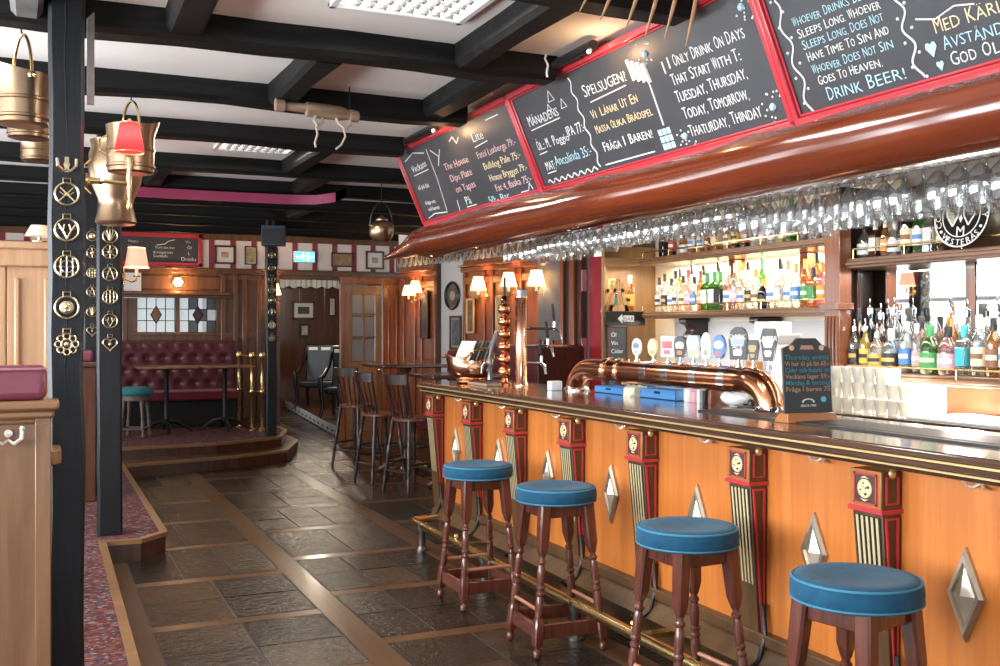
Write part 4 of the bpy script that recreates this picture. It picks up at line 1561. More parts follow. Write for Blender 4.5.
# black arrow sign under the side shelf
root = thing('arrow_sign', 'black sign with white arrow under the side shelf beside the red door', 'sign', (3.78, 6.488, 1.585))
m = MB()
m.box((0, -.012, 0), (.34, 0, .105))
m.build('plate', M_blackpl, root, bevel=.003)
m = MB()
Mq = basis((0, -.013, 0), (1, 0, 0), (0, 0, 1), (0, -1, 0))
m.prism([(.10, .05), (.14, .085), (.14, .062), (.145, .062), (.145, .038), (.14, .038), (.14, .015)], 0, .001, 0, Mq)
m.box((.15, .028, 0), (.24, .074, .001), 0, Mq)
m.text('BAR', Mq @ T(.155, .034, .001), .045, 1)
m.build('arrow', [M_paper, M_blackpl], root, smooth=False)
# small standing chalkboard below it
root = thing('chalk_menu', 'small chalk drinks list leaning in the back bar corner under the arrow sign', 'chalkboard', (3.80, 6.47, 1.131))
m = MB()
m.box((0, 0, .02), (.15, .018, .44))
m.build('board', M_slateboard, root, bevel=.004)
m = MB()
for (a, b) in (((-.012, -.006, .0), (.0, .02, .45)), ((.15, -.006, 0), (.165, .02, .45)), ((-.012, -.006, .44), (.165, .02, .455)), ((-.012, -.006, 0), (.165, .02, .02))):
    m.box(a, b)
m.build('frame', M_darkwood, root)
m = MB()
Mq = basis((0, -.001, 0), (1, 0, 0), (0, 0, 1), (0, -1, 0))
for k, t in enumerate(['Öl', 'Vin', 'Cider', 'Sprit', 'Läsk', 'Kaffe']):
    m.text(t, Mq @ T(.02, .37 - k * .06, 0), .045, 0)
m.build('chalk_writing', M_chalkw, root, smooth=False)

# round black sign on the shelf above the mirror
root = thing('round_sign', 'round black and white shield sign standing on the shelf above the mirror', 'sign', (3.995, 3.50, 1.945))
Mq = basis((0, 0, .155), (0, -1, 0), (.10, 0, .995), (-.995, 0, .10))
m = MB()
m.lathe([(.158, 0), (.158, .008), (0, .008)], 48, 0, Mq)
m.build('disc', mat('matt_black_sign', (.010, .010, .010), .8, spec=.1), root, sharp=30)
m = MB()
ring = lambda r, w: m.lathe([(r - w, .008), (r - w, .0105), (r, .0105), (r, .008)], 56, 0, Mq, False)
ring(.158, .006)
ring(.110, .004)


def arc_text(txt, r, a0, a1, size, flip=False):
    n = len(txt)
    for i, ch in enumerate(txt):
        a = a0 + (a1 - a0) * (i + .5) / n
        t = a + (pi / 2 if flip else -pi / 2)
        m.text(ch, Mq @ T(r * cos(a), r * sin(a), .009) @ R(t, 'Z') @ T(-size * .3, -size * .35, 0), size, 0, thick=.001)


arc_text('COPPER', .134, radians(208), radians(122), .045)
arc_text('CITY', .134, radians(50), radians(-14), .045)
arc_text('WESTERÅS', .134, radians(222), radians(322), .042, True)
for a in (215, -30):
    m.ball((.134 * cos(radians(a)), .134 * sin(radians(a)), .009), .008, 8, 0, Mq)
for sx in (-1, 1):
    sh = [(sx * .012, .062), (sx * .085, .045), (sx * .080, -.005), (sx * .045, -.055), (sx * .018, -.01)]
    for i in range(5):
        a, b = sh[i], sh[(i + 1) % 5]
        m.tube([(a[0], a[1], .010), (b[0], b[1], .010)], .004, 5, 0, Mq)
    m.prism(sh if sx > 0 else sh[::-1], .008, .0095, 1 if sx < 0 else 2, Mq)
m.text('M', Mq @ T(-.026, -.105, .009), .07, 0, thick=.001)
m.prism([(-.010, -.02), (0, -.04), (.010, -.02), (0, .0)], .008, .011, 0, Mq)
m.build('white_emblem', [M_paper, mat('khaki_shield', (.33, .31, .22), .5), M_slot], root, smooth=False)

# ---------------------------------------------------------------- hanging stemware
def stem(prof):
    m = MB()
    m.lathe(prof, 16, caps=False)
    return m


GLK = [
    [(.033, 0), (.034, -.002), (.012, -.006), (.0045, -.012), (.004, -.075), (.010, -.085), (.030, -.105), (.039, -.130), (.038, -.155), (.033, -.185)],
    [(.036, 0), (.037, -.002), (.012, -.006), (.0045, -.012), (.004, -.07), (.016, -.080), (.042, -.105), (.048, -.135), (.044, -.165), (.038, -.19)],
    [(.032, 0), (.033, -.002), (.011, -.006), (.0045, -.012), (.004, -.065), (.008, -.072), (.026, -.10), (.030, -.14), (.029, -.17)],
]
protos = []
cnt = 0
for row, x in enumerate((2.87, 2.97, 3.07, 3.17)):
    y = 2.0 + .03 * row
    while y < 6.25:
        seg = int(y * 1.7 + row) % 3
        k = [1, 0, 2][seg] if y > 3 else [1, 1, 0][seg]
        if rnd.random() > .05:
            if k not in [p[0] for p in protos]:
                o = stem(GLK[k]).build('wine_glass', M_stemglass, sharp=80)
                protos.append((k, o))
            else:
                src = [p[1] for p in protos if p[0] == k][0]
                o = src.copy()
                COL.objects.link(o)
            o.location = (x + rnd.uniform(-.006, .006), y, 2.192)
            o.scale = (1, 1, (1.12 if y < 3.05 else 1.2) if y < 3.7 else (.86 if y < 5.75 else .98))
            tag(o, 'stemmed glass hanging upside down by its foot in the rack under the canopy', 'glass', 'stemmed glasses hanging above the bar')
            cnt += 1
        y += (.088, .094, .090, .096)[row]
# stacks of tumblers on the lower worktop
m = MB()
m.lathe([(.027, .0), (.028, .002), (.036, .076), (.0335, .076), (.026, .006), (.0, .006)], 14)
tum = m.build('tumbler', M_tumbler, sharp=50)
first = True
for tier in range(3):
    for row in range(2):
        for k in range(8):
            y = 4.20 - k * .077
            if tier == 2 and k > 5:
                continue
            if first:
                o = tum
                first = False
            else:
                o = tum.copy()
                COL.objects.link(o)
            o.location = (3.80 + row * .08, y, 1.1305 + tier * .0765)
            tag(o, 'clear tumbler in the three-tier stack on the back bar below the bottle ledge', 'tumbler', 'stacked tumblers on the back bar')
m = MB()
m.box((0, 0, 0), (.10, .055, .15))
k = m.build('napkin_stack', M_paper, bevel=.004)
k.location = (3.78, 3.49, 1.1425)
tag(k, 'white stack of napkins at the end of the stacked tumblers', 'napkins')

# ================================================================ THINGS ON THE BAR
CT = 1.1622
# copper beer pipe with badges
pipe = thing('beer_pipe', 'fat copper beer pipe rising from the bar, with round tap badges along the top', 'beer tap', (3.15, 5.79, CT))
m = MB()
pts = [(.02, .0, 0)]
for k in range(11):
    a = pi - k * pi / 20
    pts.append((.01, -.20 - .20 * cos(a) + .0, .0 + .143 * sin(a)))
pts2 = pts + [(0, -.62, .143), (0, -1.2, .143), (0, -1.7, .143), (0, -1.78, .143)]
for k in range(1, 11):
    a = pi / 2 - k * pi / 20
    pts2.append((-.01, -1.78 - .17 * cos(a), -.002 + .145 * sin(a)))
m.tube(pts2, .066, 22)
m.build('copper_pipe', M_copper, pipe, sharp=60)
for y in (-.44, -.60):
    m = MB()
    m.tube([(0, y - .018, .143), (0, y - .01, .143), (0, y + .01, .143), (0, y + .018, .143)], [.069, .078, .078, .069], 22)
    m.build('pipe_flange', M_copperb, pipe, sharp=60)
for y in (-.90, -1.12, -1.38, -1.62):
    m = MB()
    m.tube([(0, y - .03, .143), (0, y + .03, .143)], .069, 22)
    m.build('pipe_clip', M_chrome, pipe)
for x, y in ((.015, 0), (-.01, -1.95)):
    m = MB()
    m.lathe([(.085, 0), (.085, .008), (.075, .016), (.07, .03)], 20, 0, T(x, y, 0))
    m.build('pipe_foot', M_chrome, pipe)


def badge(y, shape, w, h, c1, c2, c3, text=None, lift=.0):
    yy = y - 5.79
    z = .206
    m = MB()
    m.tube([(0, yy, z - .01), (0, yy, z + .05)], .007, 8, 2)
    m.lathe([(.016, z - .005), (.016, z + .01), (.010, z + .016)], 10, 2, T(0, yy, 0))
    Mq = basis((0, yy, z + .035 + h / 2 + lift), (.33, -.944, 0), (0, 0, 1), (-.944, -.33, 0))
    if shape == 'oval':
        poly = [(w / 2 * cos(a * pi / 12), h / 2 * sin(a * pi / 12)) for a in range(24)]
    elif shape == 'rect':
        poly = [(-w / 2, -h / 2), (w / 2, -h / 2), (w / 2, h / 2), (-w / 2, h / 2)]
    elif shape == 'arch':
        poly = [(-w * .42, -h / 2), (w * .42, -h / 2), (w / 2, h * .1)] + [(w / 2 * cos(a * pi / 10), h * .1 + h * .4 * sin(a * pi / 10)) for a in range(1, 10)] + [(-w / 2, h * .1)]
    else:  # shield
        poly = [(-w * .3, -h / 2), (w * .3, -h / 2), (w / 2, h * .2), (w * .35, h / 2), (-w * .35, h / 2), (-w / 2, h * .2)]
    m.prism(poly, -.010, .010, 0, Mq)
    m.prism([(x * .78, y_ * .34 + h * .08) for x, y_ in poly], .010, .0115, 1, Mq)
    m.prism([(x * .5, y_ * .2 - h * .27) for x, y_ in poly], .010, .0115, 3, Mq)
    if text:
        for q, t in enumerate(text):
            m.text(t, Mq @ T(0, h * (.12 - .3 * q), .0118), h * .22, 3, 'CENTER')
    g = lambda c: colm(c, 'badge_%d_%d_%d' % tuple(int(v * 99) for v in c), .35)
    return m.build('tap_badge', [g(c1), g(c2), M_chrome, g(c3)], pipe, bevel=.002)


badge(5.04, 'oval', .062, .10, (.82, .80, .76), (.12, .14, .28), (.3, .3, .35))
badge(4.87, 'oval', .065, .10, (.80, .50, .24), (.78, .62, .35), (.55, .25, .1))
badge(4.72, 'rect', .085, .115, (.62, .66, .66), (.70, .08, .08), (.70, .12, .12))
badge(4.60, 'arch', .075, .115, (.02, .02, .02), (.55, .5, .42), (.55, .15, .06))
badge(4.48, 'shield', .085, .12, (.38, .45, .50), (.60, .65, .66), (.75, .58, .15))
badge(4.365, 'arch', .06, .135, (.80, .78, .72), (.70, .66, .5), (.2, .35, .2))
badge(4.255, 'oval', .075, .125, (.05, .18, .48), (.75, .78, .82), (.66, .12, .12))
badge(4.10, 'arch', .105, .165, (.012, .012, .014), (.30, .36, .44), (.75, .72, .62), ['DARK', 'ALE'])
badge(3.985, 'shield', .06, .10, (.018, .016, .012), (.35, .26, .10), (.3, .25, .1))
badge(3.87, 'shield', .085, .155, (.014, .015, .02), (.55, .62, .70), (.7, .7, .68), ['LAGER'])

# chalk price board with wooden foot
root = thing('counter_chalkboard', 'black chalkboard with blue and orange handwriting on a wooden foot on the bar', 'chalkboard', (2.845, 3.40, CT), radians(-3))
root.scale = (1, 1, .87)
m = MB()
m.hexa([(-.012, -.045, 0), (.255, -.045, 0), (.255, .055, 0), (-.012, .055, 0)], [(.0, -.025, .045), (.243, -.025, .045), (.243, .03, .045), (.0, .03, .045)])
m.build('wooden_foot', wood('foot_wood', (.42, .16, .05), (.28, .10, .03), 'X', 7, .35, .3), root, bevel=.004)
Mq = basis((0, -.008, .042), (1, 0, 0), (0, .05, .9988), (0, -.9988, .05))
m = MB()
m.prism([(.0, 0), (.243, 0), (.243, .315), (.20, .335), (.17, .365), (.075, .365), (.045, .335), (.0, .315)], -.012, .0, 0, Mq)
m.build('board', M_slateboard, root)
m = MB()
for k, (t, mi) in enumerate([('Thursday events', 1), ('Vi har öl på fat 65:-', 2), ('Cider och husets vin', 1), ('Veckans lager 59:-', 2), ('Måndag & torsdag', 1), ('Fråga i baren 75', 2)]):
    tmp = MB()
    tmp.text(t, Matrix.Identity(4), .040, off=.012)
    w = max(p[0] for p in tmp.v)
    kx = .228 / w
    m.add([(.008 + p[0] * kx, .262 - k * .031 + p[1] * .8, .0008) for p in tmp.v], tmp.f, mi, Mq)
m.text('SINCE 1904', Mq @ T(.121, .032, .0008), .016, 0, 'CENTER')
m.lathe([(.014, .0), (.014, .001), (.0, .001)], 16, 1, Mq @ T(.20, .066, 0))
m.lathe([(.013, .0), (.013, .0015), (.0, .0015)], 16, 2, Mq @ T(.045, .318, 0))
m.lathe([(.013, .0), (.013, .0015), (.0, .0015)], 16, 2, Mq @ T(.198, .318, 0))
m.prism([(.085, .31), (.16, .31), (.15, .33), (.095, .33)], 0, .001, 3, Mq)
for k in range(9):
    a = pi * k / 8
    m.box((.121 + .028 * cos(a) - .004, .052 + .014 * sin(a), 0), (.121 + .028 * cos(a) + .004, .058 + .014 * sin(a), .001), 0, Mq)
m.build('chalk_writing', [M_chalkw, mat('teal_chalk', (.14, .56, .68), .9), mat('orange_chalk', (.92, .58, .32), .9), mat('salmon_print', (.65, .32, .26), .8)], root, smooth=False)

# coal scuttle with menus
root = thing('coal_scuttle', 'dented copper coal scuttle holding menus on the far end of the bar', 'coal scuttle', (2.90, 6.92, CT), radians(-24))
m = MB()
rings = []
for z, rx, ry, tilt in [(0, .105, .095, 0), (.012, .115, .105, 0), (.03, .10, .09, 0), (.045, .135, .12, 0), (.08, .165, .145, 0), (.12, .178, .155, .01), (.155, .185, .15, .03), (.185, .195, .145, .06)]:
    rings.append([(rx * cos(2 * pi * k / 28), ry * sin(2 * pi * k / 28), z + tilt * (cos(2 * pi * k / 28) ** 2 * .9 - .35)) for k in range(28)])
for z, rx, ry, tilt in [(.180, .188, .138, .06), (.12, .17, .146, .01), (.07, .14, .12, 0), (.05, .0, .0, 0)]:
    rings.append([(max(rx, .002) * cos(2 * pi * k / 28), max(ry, .002) * sin(2 * pi * k / 28), z + tilt * (cos(2 * pi * k / 28) ** 2 * .9 - .35)) for k in range(28)])
m.loft(rings)
m.build('bowl', M_copperb, root, sharp=60)
m = MB()
m.tube([(.19, -.02, .18), (.12, -.06, .255), (.02, -.09, .24), (-.05, -.115, .175)], .010, 8)
m.build('handle', M_brass, root)
for c in ((-.205, 0, .195), (.06, -.15, .12)):
    MB().ball(c, .016, 8).build('handle_knob', M_brass, root)
c0 = Vector((2.90, 6.92, 0))
for k in range(6):
    m = MB()
    m.box((0, -.085, 0), (.012 if k else .006, .085, .26))
    Mk = T(2.80 + k * .026, 6.97 - k * .012, CT + .075) @ R(radians(16), 'Z') @ R(radians(27), 'Y')
    vs = [tuple(Mk.to_3x3() @ Vector(p)) for p in m.v]
    m.v = vs
    o = m.build('menu_card' if k == 0 else 'menu_folder', M_paper if k == 0 else (mat('menu_cover', (.045, .035, .035), .45) if k % 2 else mat('menu_cover_light', (.16, .14, .13), .5)), smooth=False)
    o.location = Mk.translation
    if k == 0:
        tag(o, 'white menu card leaning in the copper coal scuttle', 'menu')
    else:
        tag(o, 'dark menu folder in the copper scuttle, %s behind the white menu card' % ORD[k - 1], 'menu', 'menus in the scuttle')

# twisted copper ball tower and tall copper tower
root = thing('ball_tower', 'beer tap column made of stacked copper balls at the far end of the bar', 'beer tap', (2.985, 6.52, CT))
m = MB()
m.lathe([(.06, 0), (.06, .012), (.03, .025), (.022, .05)], 18)
for k in range(6):
    m.ball((0, 0, .095 + k * .088), .047, 16, 0, None, (1, 1, 1.0))
m.lathe([(.02, .57), (.03, .60), (.02, .625), (.012, .63)], 14)
m.build('copper_balls', M_copper, root)
m = MB()
m.tube([(0, 0, .62), (0, 0, .66), (.0, 0, .76)], [.008, .012, .009], 8)
m.build('tap_handle', M_blackpl, root)
root = thing('tap_tower', 'tall straight copper tap tower with three black handled taps', 'beer tap', (3.04, 6.36, CT))
m = MB()
m.lathe([(.055, 0), (.055, .015), (.042, .03), (.042, .60), (.046, .605), (.046, .62), (.0, .62)], 22)
m.build('copper_column', M_copperb, root, sharp=50)
m = MB()
m.lathe([(.040, .62), (.040, .665), (.036, .67), (.0, .67)], 20)
m.build('grey_cap', mat('grey_tap_cap', (.30, .32, .34), .4, .5), root)
for k, (z, dx_, dy_) in enumerate([(.16, .10, -.02), (.28, .14, -.04), (.40, .10, -.06)]):
    m = MB()
    n = Vector((.80, -.60, 0))
    e = n * (.14 + .045 * k % .1)
    m.tube([n * .04 + Vector((0, 0, z)), e + Vector((0, 0, z)), e * 1.15 + Vector((0, 0, z - .02)), e * 1.22 + Vector((0, 0, z - .075))], [.010, .012, .012, .007], 8)
    m.tube([e + Vector((0, 0, z - .01)), e + Vector((0, 0, z + .05))], .010, 8)
    t = m.build('faucet', M_chrome, root)
    m = MB()
    m.tube([e + Vector((0, 0, z + .05)), e + Vector((-.005, 0, z + .08)), e + Vector((-.015, 0, z + .17))], [.008, .012, .010], 8)
    m.build('tap_handle', M_blackpl, t)
root = thing('beer_pump', 'grey steel hand pump on the bar between the scuttle and the ball tower', 'beer pump', (2.97, 6.74, CT))
m = MB()
m.lathe([(.04, 0), (.04, .012), (.022, .03), (.018, .10), (.028, .13), (.03, .17), (.016, .20)], 14)
m.tube([(0, 0, .13), (-.05, -.02, .15), (-.075, -.03, .13), (-.08, -.03, .08)], [.012, .014, .011, .008], 8)
m.build('pump_body', M_steel, root)
m = MB()
m.tube([(0, 0, .2), (.01, 0, .25), (.035, .0, .33), (.05, 0, .38)], [.010, .014, .018, .012], 8)
m.build('pump_lever', M_steel, root)
root = thing('drip_tray', 'small wooden drip tray on the bar below the tap towers', 'tray', (2.80, 6.42, CT))
m = MB()
m.box((0, 0, 0), (.12, .34, .018))
m.build('tray', wood('tray_wood', (.45, .33, .2), (.3, .2, .12), 'Y', 7, .5, 0), root, bevel=.004)
m = MB()
for k in range(8):
    m.box((.01, .02 + k * .04, .018), (.11, .035 + k * .04, .022))
m.build('slats', M_steel, root)

# clutter behind the pipe
def crate(name, label, loc, sx, sy, sz, ma, cat, wall=.006, rotz=0):
    m = MB()
    m.box((-sx / 2, -sy / 2, 0), (sx / 2, sy / 2, wall))
    m.box((-sx / 2, -sy / 2, 0), (-sx / 2 + wall, sy / 2, sz))
    m.box((sx / 2 - wall, -sy / 2, 0), (sx / 2, sy / 2, sz))
    m.box((-sx / 2, -sy / 2, 0), (sx / 2, -sy / 2 + wall, sz))
    m.box((-sx / 2, sy / 2 - wall, 0), (sx / 2, sy / 2, sz))
    m.box((-sx / 2 - .004, -.03, sz * .55), (-sx / 2, .03, sz * .8), 1)
    o = m.build(name, [ma, M_slot], bevel=.003)
    o.location, o.rotation_euler = loc, (0, 0, rotz)
    return tag(o, label, cat)


crate('blue_tray', 'shallow blue plastic tray behind the bend of the copper beer pipe', (3.235, 5.40, CT), .13, .34, .042, M_blueplastic, 'tray')
crate('blue_tray', 'larger blue plastic tray with handle hole under the copper beer pipe', (3.235, 4.86, CT), .13, .36, .055, M_blueplastic, 'tray')
m = MB()
rings = []
for k in range(7):
    t = k / 6
    rings.append([(-.05 + .012 * sin(k), -.06 + t * .12, .0), (.05, -.06 + t * .12, .0), (.045, -.06 + t * .12, .05 + .012 * sin(k * 2)), (-.02, -.06 + t * .12, .062 + .01 * cos(k * 2)), (-.05, -.06 + t * .12, .045)])
m.loft(rings)
o = m.build('bar_cloth', mat('cream_cloth', (.70, .62, .48), .9), sharp=80)
o.location = (3.20, 5.13, CT)
tag(o, 'folded cream cloth lying between the two blue trays', 'cloth')
for k, (y, h, ma, lab) in enumerate([(4.62, .085, M_whitepl, 'small white jar behind the copper pipe next to the larger blue tray'), (4.56, .075, colm(LC['pink'], 'label_pink'), 'small pink jar behind the copper pipe next to a white jar')]):
    m = MB()
    m.lathe([(.0, 0), (.028, 0), (.030, .004), (.030, h * .75), (.024, h * .82), (.026, h * .84), (.026, h), (.0, h)], 16)
    o = m.build('jar', ma, sharp=40)
    o.location = (3.22, y, CT)
    tag(o, lab, 'jar')
for k, (dy_, ma, lab) in enumerate([(0, M_paper, 'upright white card holder under the copper pipe'), (-.05, M_blackpl, 'upright black card folder under the copper pipe'), (-.1, M_redwood, 'upright brown card folder under the copper pipe')]):
    m = MB()
    m.box((-.06, -.012, 0), (.06, .012, .088))
    o = m.build('card_holder', ma, bevel=.002)
    o.location = (3.23, 4.47 + dy_, CT)
    tag(o, lab, 'card holder')
m = MB()
m.ball((0, 0, .042), .05, 12, 0, None, (1.0, 2.0, .8))
o = m.build('paper_bundle', M_paper)
o.location = (3.23, 4.24, CT)
tag(o, 'crumpled white paper bundle lying under the copper beer pipe', 'paper')
m = MB()
m.box((-.06, -.16, 0), (.06, .16, .012), 0)
for k in range(5):
    m.lathe([(.018, .012), (.02, .03), (.012, .045)], 10, 0, T(0, -.12 + k * .06, 0))
o = m.build('bar_caddy', M_blackpl, bevel=.002)
o.location = (3.22, 3.97, CT)
tag(o, 'black bar caddy with small knobs under the near end of the copper pipe', 'caddy')
m = MB()
m.box((-.04, -.03, 0), (.04, .03, .06))
o = m.build('white_block', M_paper, bevel=.004)
o.location = (3.03, 5.84, CT)
tag(o, 'small white note block beside the foot of the copper beer pipe', 'note block')
# till / white machine behind the badges
root = thing('coffee_grinder', 'white machine with orange label standing on the back bar behind the taps', 'machine', (3.86, 4.74, 1.1305))
m = MB()
m.box((-.09, -.13, 0), (.11, .13, .34))
m.hexa([(-.09, -.13, .34), (.11, -.13, .34), (.11, .13, .34), (-.09, .13, .34)], [(-.06, -.16, .40), (.11, -.16, .40), (.11, .16, .40), (-.06, .16, .40)])
m.build('housing', M_whitepl, root, bevel=.012)
m = MB()
m.box((-.094, -.05, .12), (-.09, .09, .24))
m.build('orange_label', colm(LC['orange'], 'label_orange'), root)
m = MB()
m.box((-.03, -.10, .40), (.08, -.02, .47))
m.box((-.03, .02, .40), (.08, .10, .47))
m.build('white_lid', M_whitepl, root, bevel=.006)
# ================================================================ POSTS AND HORSE BRASSES
def post(label, x0, x1, y0, y1, z0, z1=CEIL):
    m = MB()
    rr = random.Random(int(x0 * 100))
    n = 12
    rings = []
    for k in range(n + 1):
        z = z0 + (z1 - z0) * k / n
        j = [rr.uniform(-.006, .006) for _ in range(4)]
        c = .014
        a, b, e, f = x0 + j[0], x1 + j[1], y0 + j[2] * .6, y1 + j[3]
        rings.append([(a + c, e, z), (b - c, e, z), (b, e + c, z), (b, f - c, z), (b - c, f, z), (a + c, f, z), (a, f - c, z), (a, e + c, z)])
    o = m.loft(rings).build('timber_post', M_blackz)
    return tag(o, label, 'post')


post('massive black timber post with long crack, beside the wooden booth end', .030, .165, 4.36, 4.50, .15)
post('black timber post standing on the carpeted step, hung with horse brasses', .360, .513, 7.40, 7.55, .15)
post('narrow black timber post half hidden behind the post on the carpeted step', .335, .475, 9.25, 9.38, .15)
post('slim black timber post with brasses at the corner of the platform', 2.50, 2.62, 12.36, 12.48, .27)
m = MB()
zz = 1.2
rr = random.Random(2)
pts = []
while zz < 2.9:
    pts.append((.095 + rr.uniform(-.006, .006), 4.3595, zz))
    zz += .07
m.tube(pts, [.0022 + .002 * abs(sin(k * 1.7)) for k in range(len(pts))], 5)
cr_ = m.build('crack', M_slot)
cr_.parent = [o for o in bpy.data.objects if o.name.startswith('timber_post')][0]

KINDS = ['crossed', 'antler', 'lattice', 'portrait', 'petal', 'star', 'sun', 'heart', 'fan']


def brass_mesh(kind, r):
    m = MB()
    n = 32

    def rg(rad, w, c=(0, 0)):
        m.tube([(c[0] + rad * cos(2 * pi * k / n), c[1] + rad * sin(2 * pi * k / n), .004) for k in range(n)], w, 6, closed=True)

    if kind == 'heart':
        pts = []
        for k in range(n):
            t = 2 * pi * k / n
            pts.append((r * .062 * 16 * sin(t) ** 3, r * .062 * (13 * cos(t) - 5 * cos(2 * t) - 2 * cos(3 * t) - cos(4 * t)), .004))
        m.tube(pts, r * .11, 6, closed=True)
        m.ball((0, 0, .004), r * .2, 8, 0, None, (1, 1.3, .4))
    elif kind == 'petal':
        for k in range(8):
            a = k * pi / 4
            m.tube([(r * .72 * cos(a) + r * .28 * cos(q * pi / 6), r * .72 * sin(a) + r * .28 * sin(q * pi / 6), .004) for q in range(12)], r * .07, 5, closed=True)
        rg(r * .45, r * .09)
        m.ball((0, 0, .004), r * .25, 10, 0, None, (1, 1, .35))
    else:
        rg(r, r * .10)
        if kind == 'crossed':
            for s in (-1, 1):
                m.tube([(-s * r * .7, -r * .7, .004), (0, 0, .006), (s * r * .55, r * .6, .004)], r * .07, 5)
                m.tube([(s * r * .2, -r * .1, .004), (s * r * .6, r * .2, .004)], r * .06, 5)
            m.ball((0, 0, .004), r * .18, 8, 0, None, (1, 1, .4))
        elif kind == 'antler':
            for s in (-1, 1):
                m.tube([(0, -r * .8, .004), (s * r * .35, -r * .1, .005), (s * r * .75, r * .5, .004)], r * .08, 5)
                m.tube([(s * r * .35, -r * .1, .004), (s * r * .2, r * .5, .004)], r * .06, 5)
                m.tube([(s * r * .5, r * .1, .004), (s * r * .85, r * .1, .004)], r * .05, 5)
        elif kind == 'lattice':
            for t in (-.5, 0, .5):
                h = sqrt(1 - t * t) * r
                m.tube([(t * r, -h, .004), (t * r, h, .004)], r * .055, 5)
                m.tube([(-h, t * r, .004), (h, t * r, .004)], r * .055, 5)
            rg(r * .55, r * .06)
        elif kind == 'portrait':
            m.lathe([(r * .62, .001), (r * .62, .005), (r * .5, .008), (0, .009)], 20)
            m.ball((0, r * .12, .009), r * .22, 8, 0, None, (1, 1.2, .4))
            m.ball((0, -r * .3, .008), r * .3, 8, 0, None, (1.1, .6, .3))
        elif kind == 'star':
            for k in range(5):
                a, b = pi / 2 + k * 4 * pi / 5, pi / 2 + (k + 1) * 4 * pi / 5
                m.tube([(r * .95 * cos(a), r * .95 * sin(a), .004), (r * .95 * cos(b), r * .95 * sin(b), .004)], r * .07, 5)
        elif kind == 'sun':
            for k in range(8):
                a = k * pi / 4
                m.tube([(r * .3 * cos(a), r * .3 * sin(a), .004), (r * cos(a), r * sin(a), .004)], r * .07, 5)
            m.ball((0, 0, .004), r * .35, 10, 0, None, (1, 1, .35))
        elif kind == 'fan':
            for k in range(5):
                a = pi / 2 + (k - 2) * .5
                m.tube([(0, -r * .7, .004), (r * .9 * cos(a), r * .9 * sin(a), .004)], r * .07, 5)
            m.ball((0, -r * .5, .004), r * .25, 8, 0, None, (1, 1, .35))
    y0, y1, w = r * .98, r * 1.42, r * .32
    m.tube([(-w, y0, .004), (w, y0, .004), (w, y1, .004), (-w, y1, .004)], r * .09, 5, closed=True)
    return m


def brasses(x, y, zs, r, kinds, where, group):
    M = Matrix(((1, 0, 0, 0), (0, 0, -1, 0), (0, 1, 0, 0), (0, 0, 0, 1)))
    for i, (z, k) in enumerate(zip(zs, kinds)):
        m = brass_mesh(k, r)
        m.v = [tuple(M @ Vector(p)) for p in m.v]
        o = m.build('horse_brass', M_brassp, sharp=50)
        o.location = (x, y, z)
        look = {'crossed': 'ring brass with crossed tools', 'antler': 'ring brass with antlers', 'lattice': 'pierced lattice brass', 'portrait': 'ring brass with solid medallion', 'petal': 'petal-edged brass', 'star': 'star brass', 'sun': 'sun-ray brass', 'heart': 'heart-shaped brass', 'fan': 'fan-patterned brass'}[k]
        tag(o, '%s, %s from the top %s' % (look, ORD[i], where), 'horse brass', group)


def zat(py, D):
    return 1.55 - (py - 330.2) * D / 1018


D1 = 4.09
brasses(.098, 4.352, [zat(p, D1) for p in (197, 232, 268, 308, 344)], .043, ['crossed', 'antler', 'lattice', 'portrait', 'petal'], 'on the massive post', 'brasses on the massive post')
D2 = 6.92
brasses(.437, 7.392, [zat(p, D2) for p in (236, 252, 274, 297, 321, 344)], .046, ['fan', 'sun', 'star', 'lattice', 'antler', 'heart'], 'on the post on the carpeted step', 'brasses on the step post')
D3 = 8.6
brasses(.405, 9.242, [zat(p, D3) for p in (236, 253, 273, 292, 312, 331)], .042, ['portrait', 'sun', 'lattice', 'star', 'fan', 'heart'], 'on the narrow half-hidden post', 'brasses on the half-hidden post')
D4 = 12.3
brasses(2.56, 12.352, [zat(p, D4) for p in (255, 268, 280, 290, 300, 312, 325, 338)], .040, ['sun', 'antler', 'heart', 'star', 'portrait', 'fan', 'lattice', 'petal'], 'on the slim corner post', 'brasses on the corner post')
# double hook on the massive post
m = MB()
m.tube([(-.035, -.03, .02), (-.033, -.035, -.01), (-.015, -.02, -.025), (0, -.006, -.02), (.015, -.02, -.025), (.033, -.035, -.01), (.035, -.03, .02)], .006, 6)
m.lathe([(.012, 0), (.012, .008), (0, .01)], 10, 0, basis((0, 0, 0), (1, 0, 0), (0, 0, 1), (0, -1, 0)))
m.box((-.008, -.008, -.03), (.008, 0, .03))
o = m.build('coat_hook', M_brassp)
o.location = (.098, 4.358, zat(168, D1))
tag(o, 'double brass coat hook on the massive post above its horse brasses', 'hook')

# ================================================================ BUCKETS HANGING FROM THE BEAMS
M_bucket = mat('aged_bucket_brass', (.46, .32, .20), .32, 1, var=(.32, .20, .13), varscale=7)


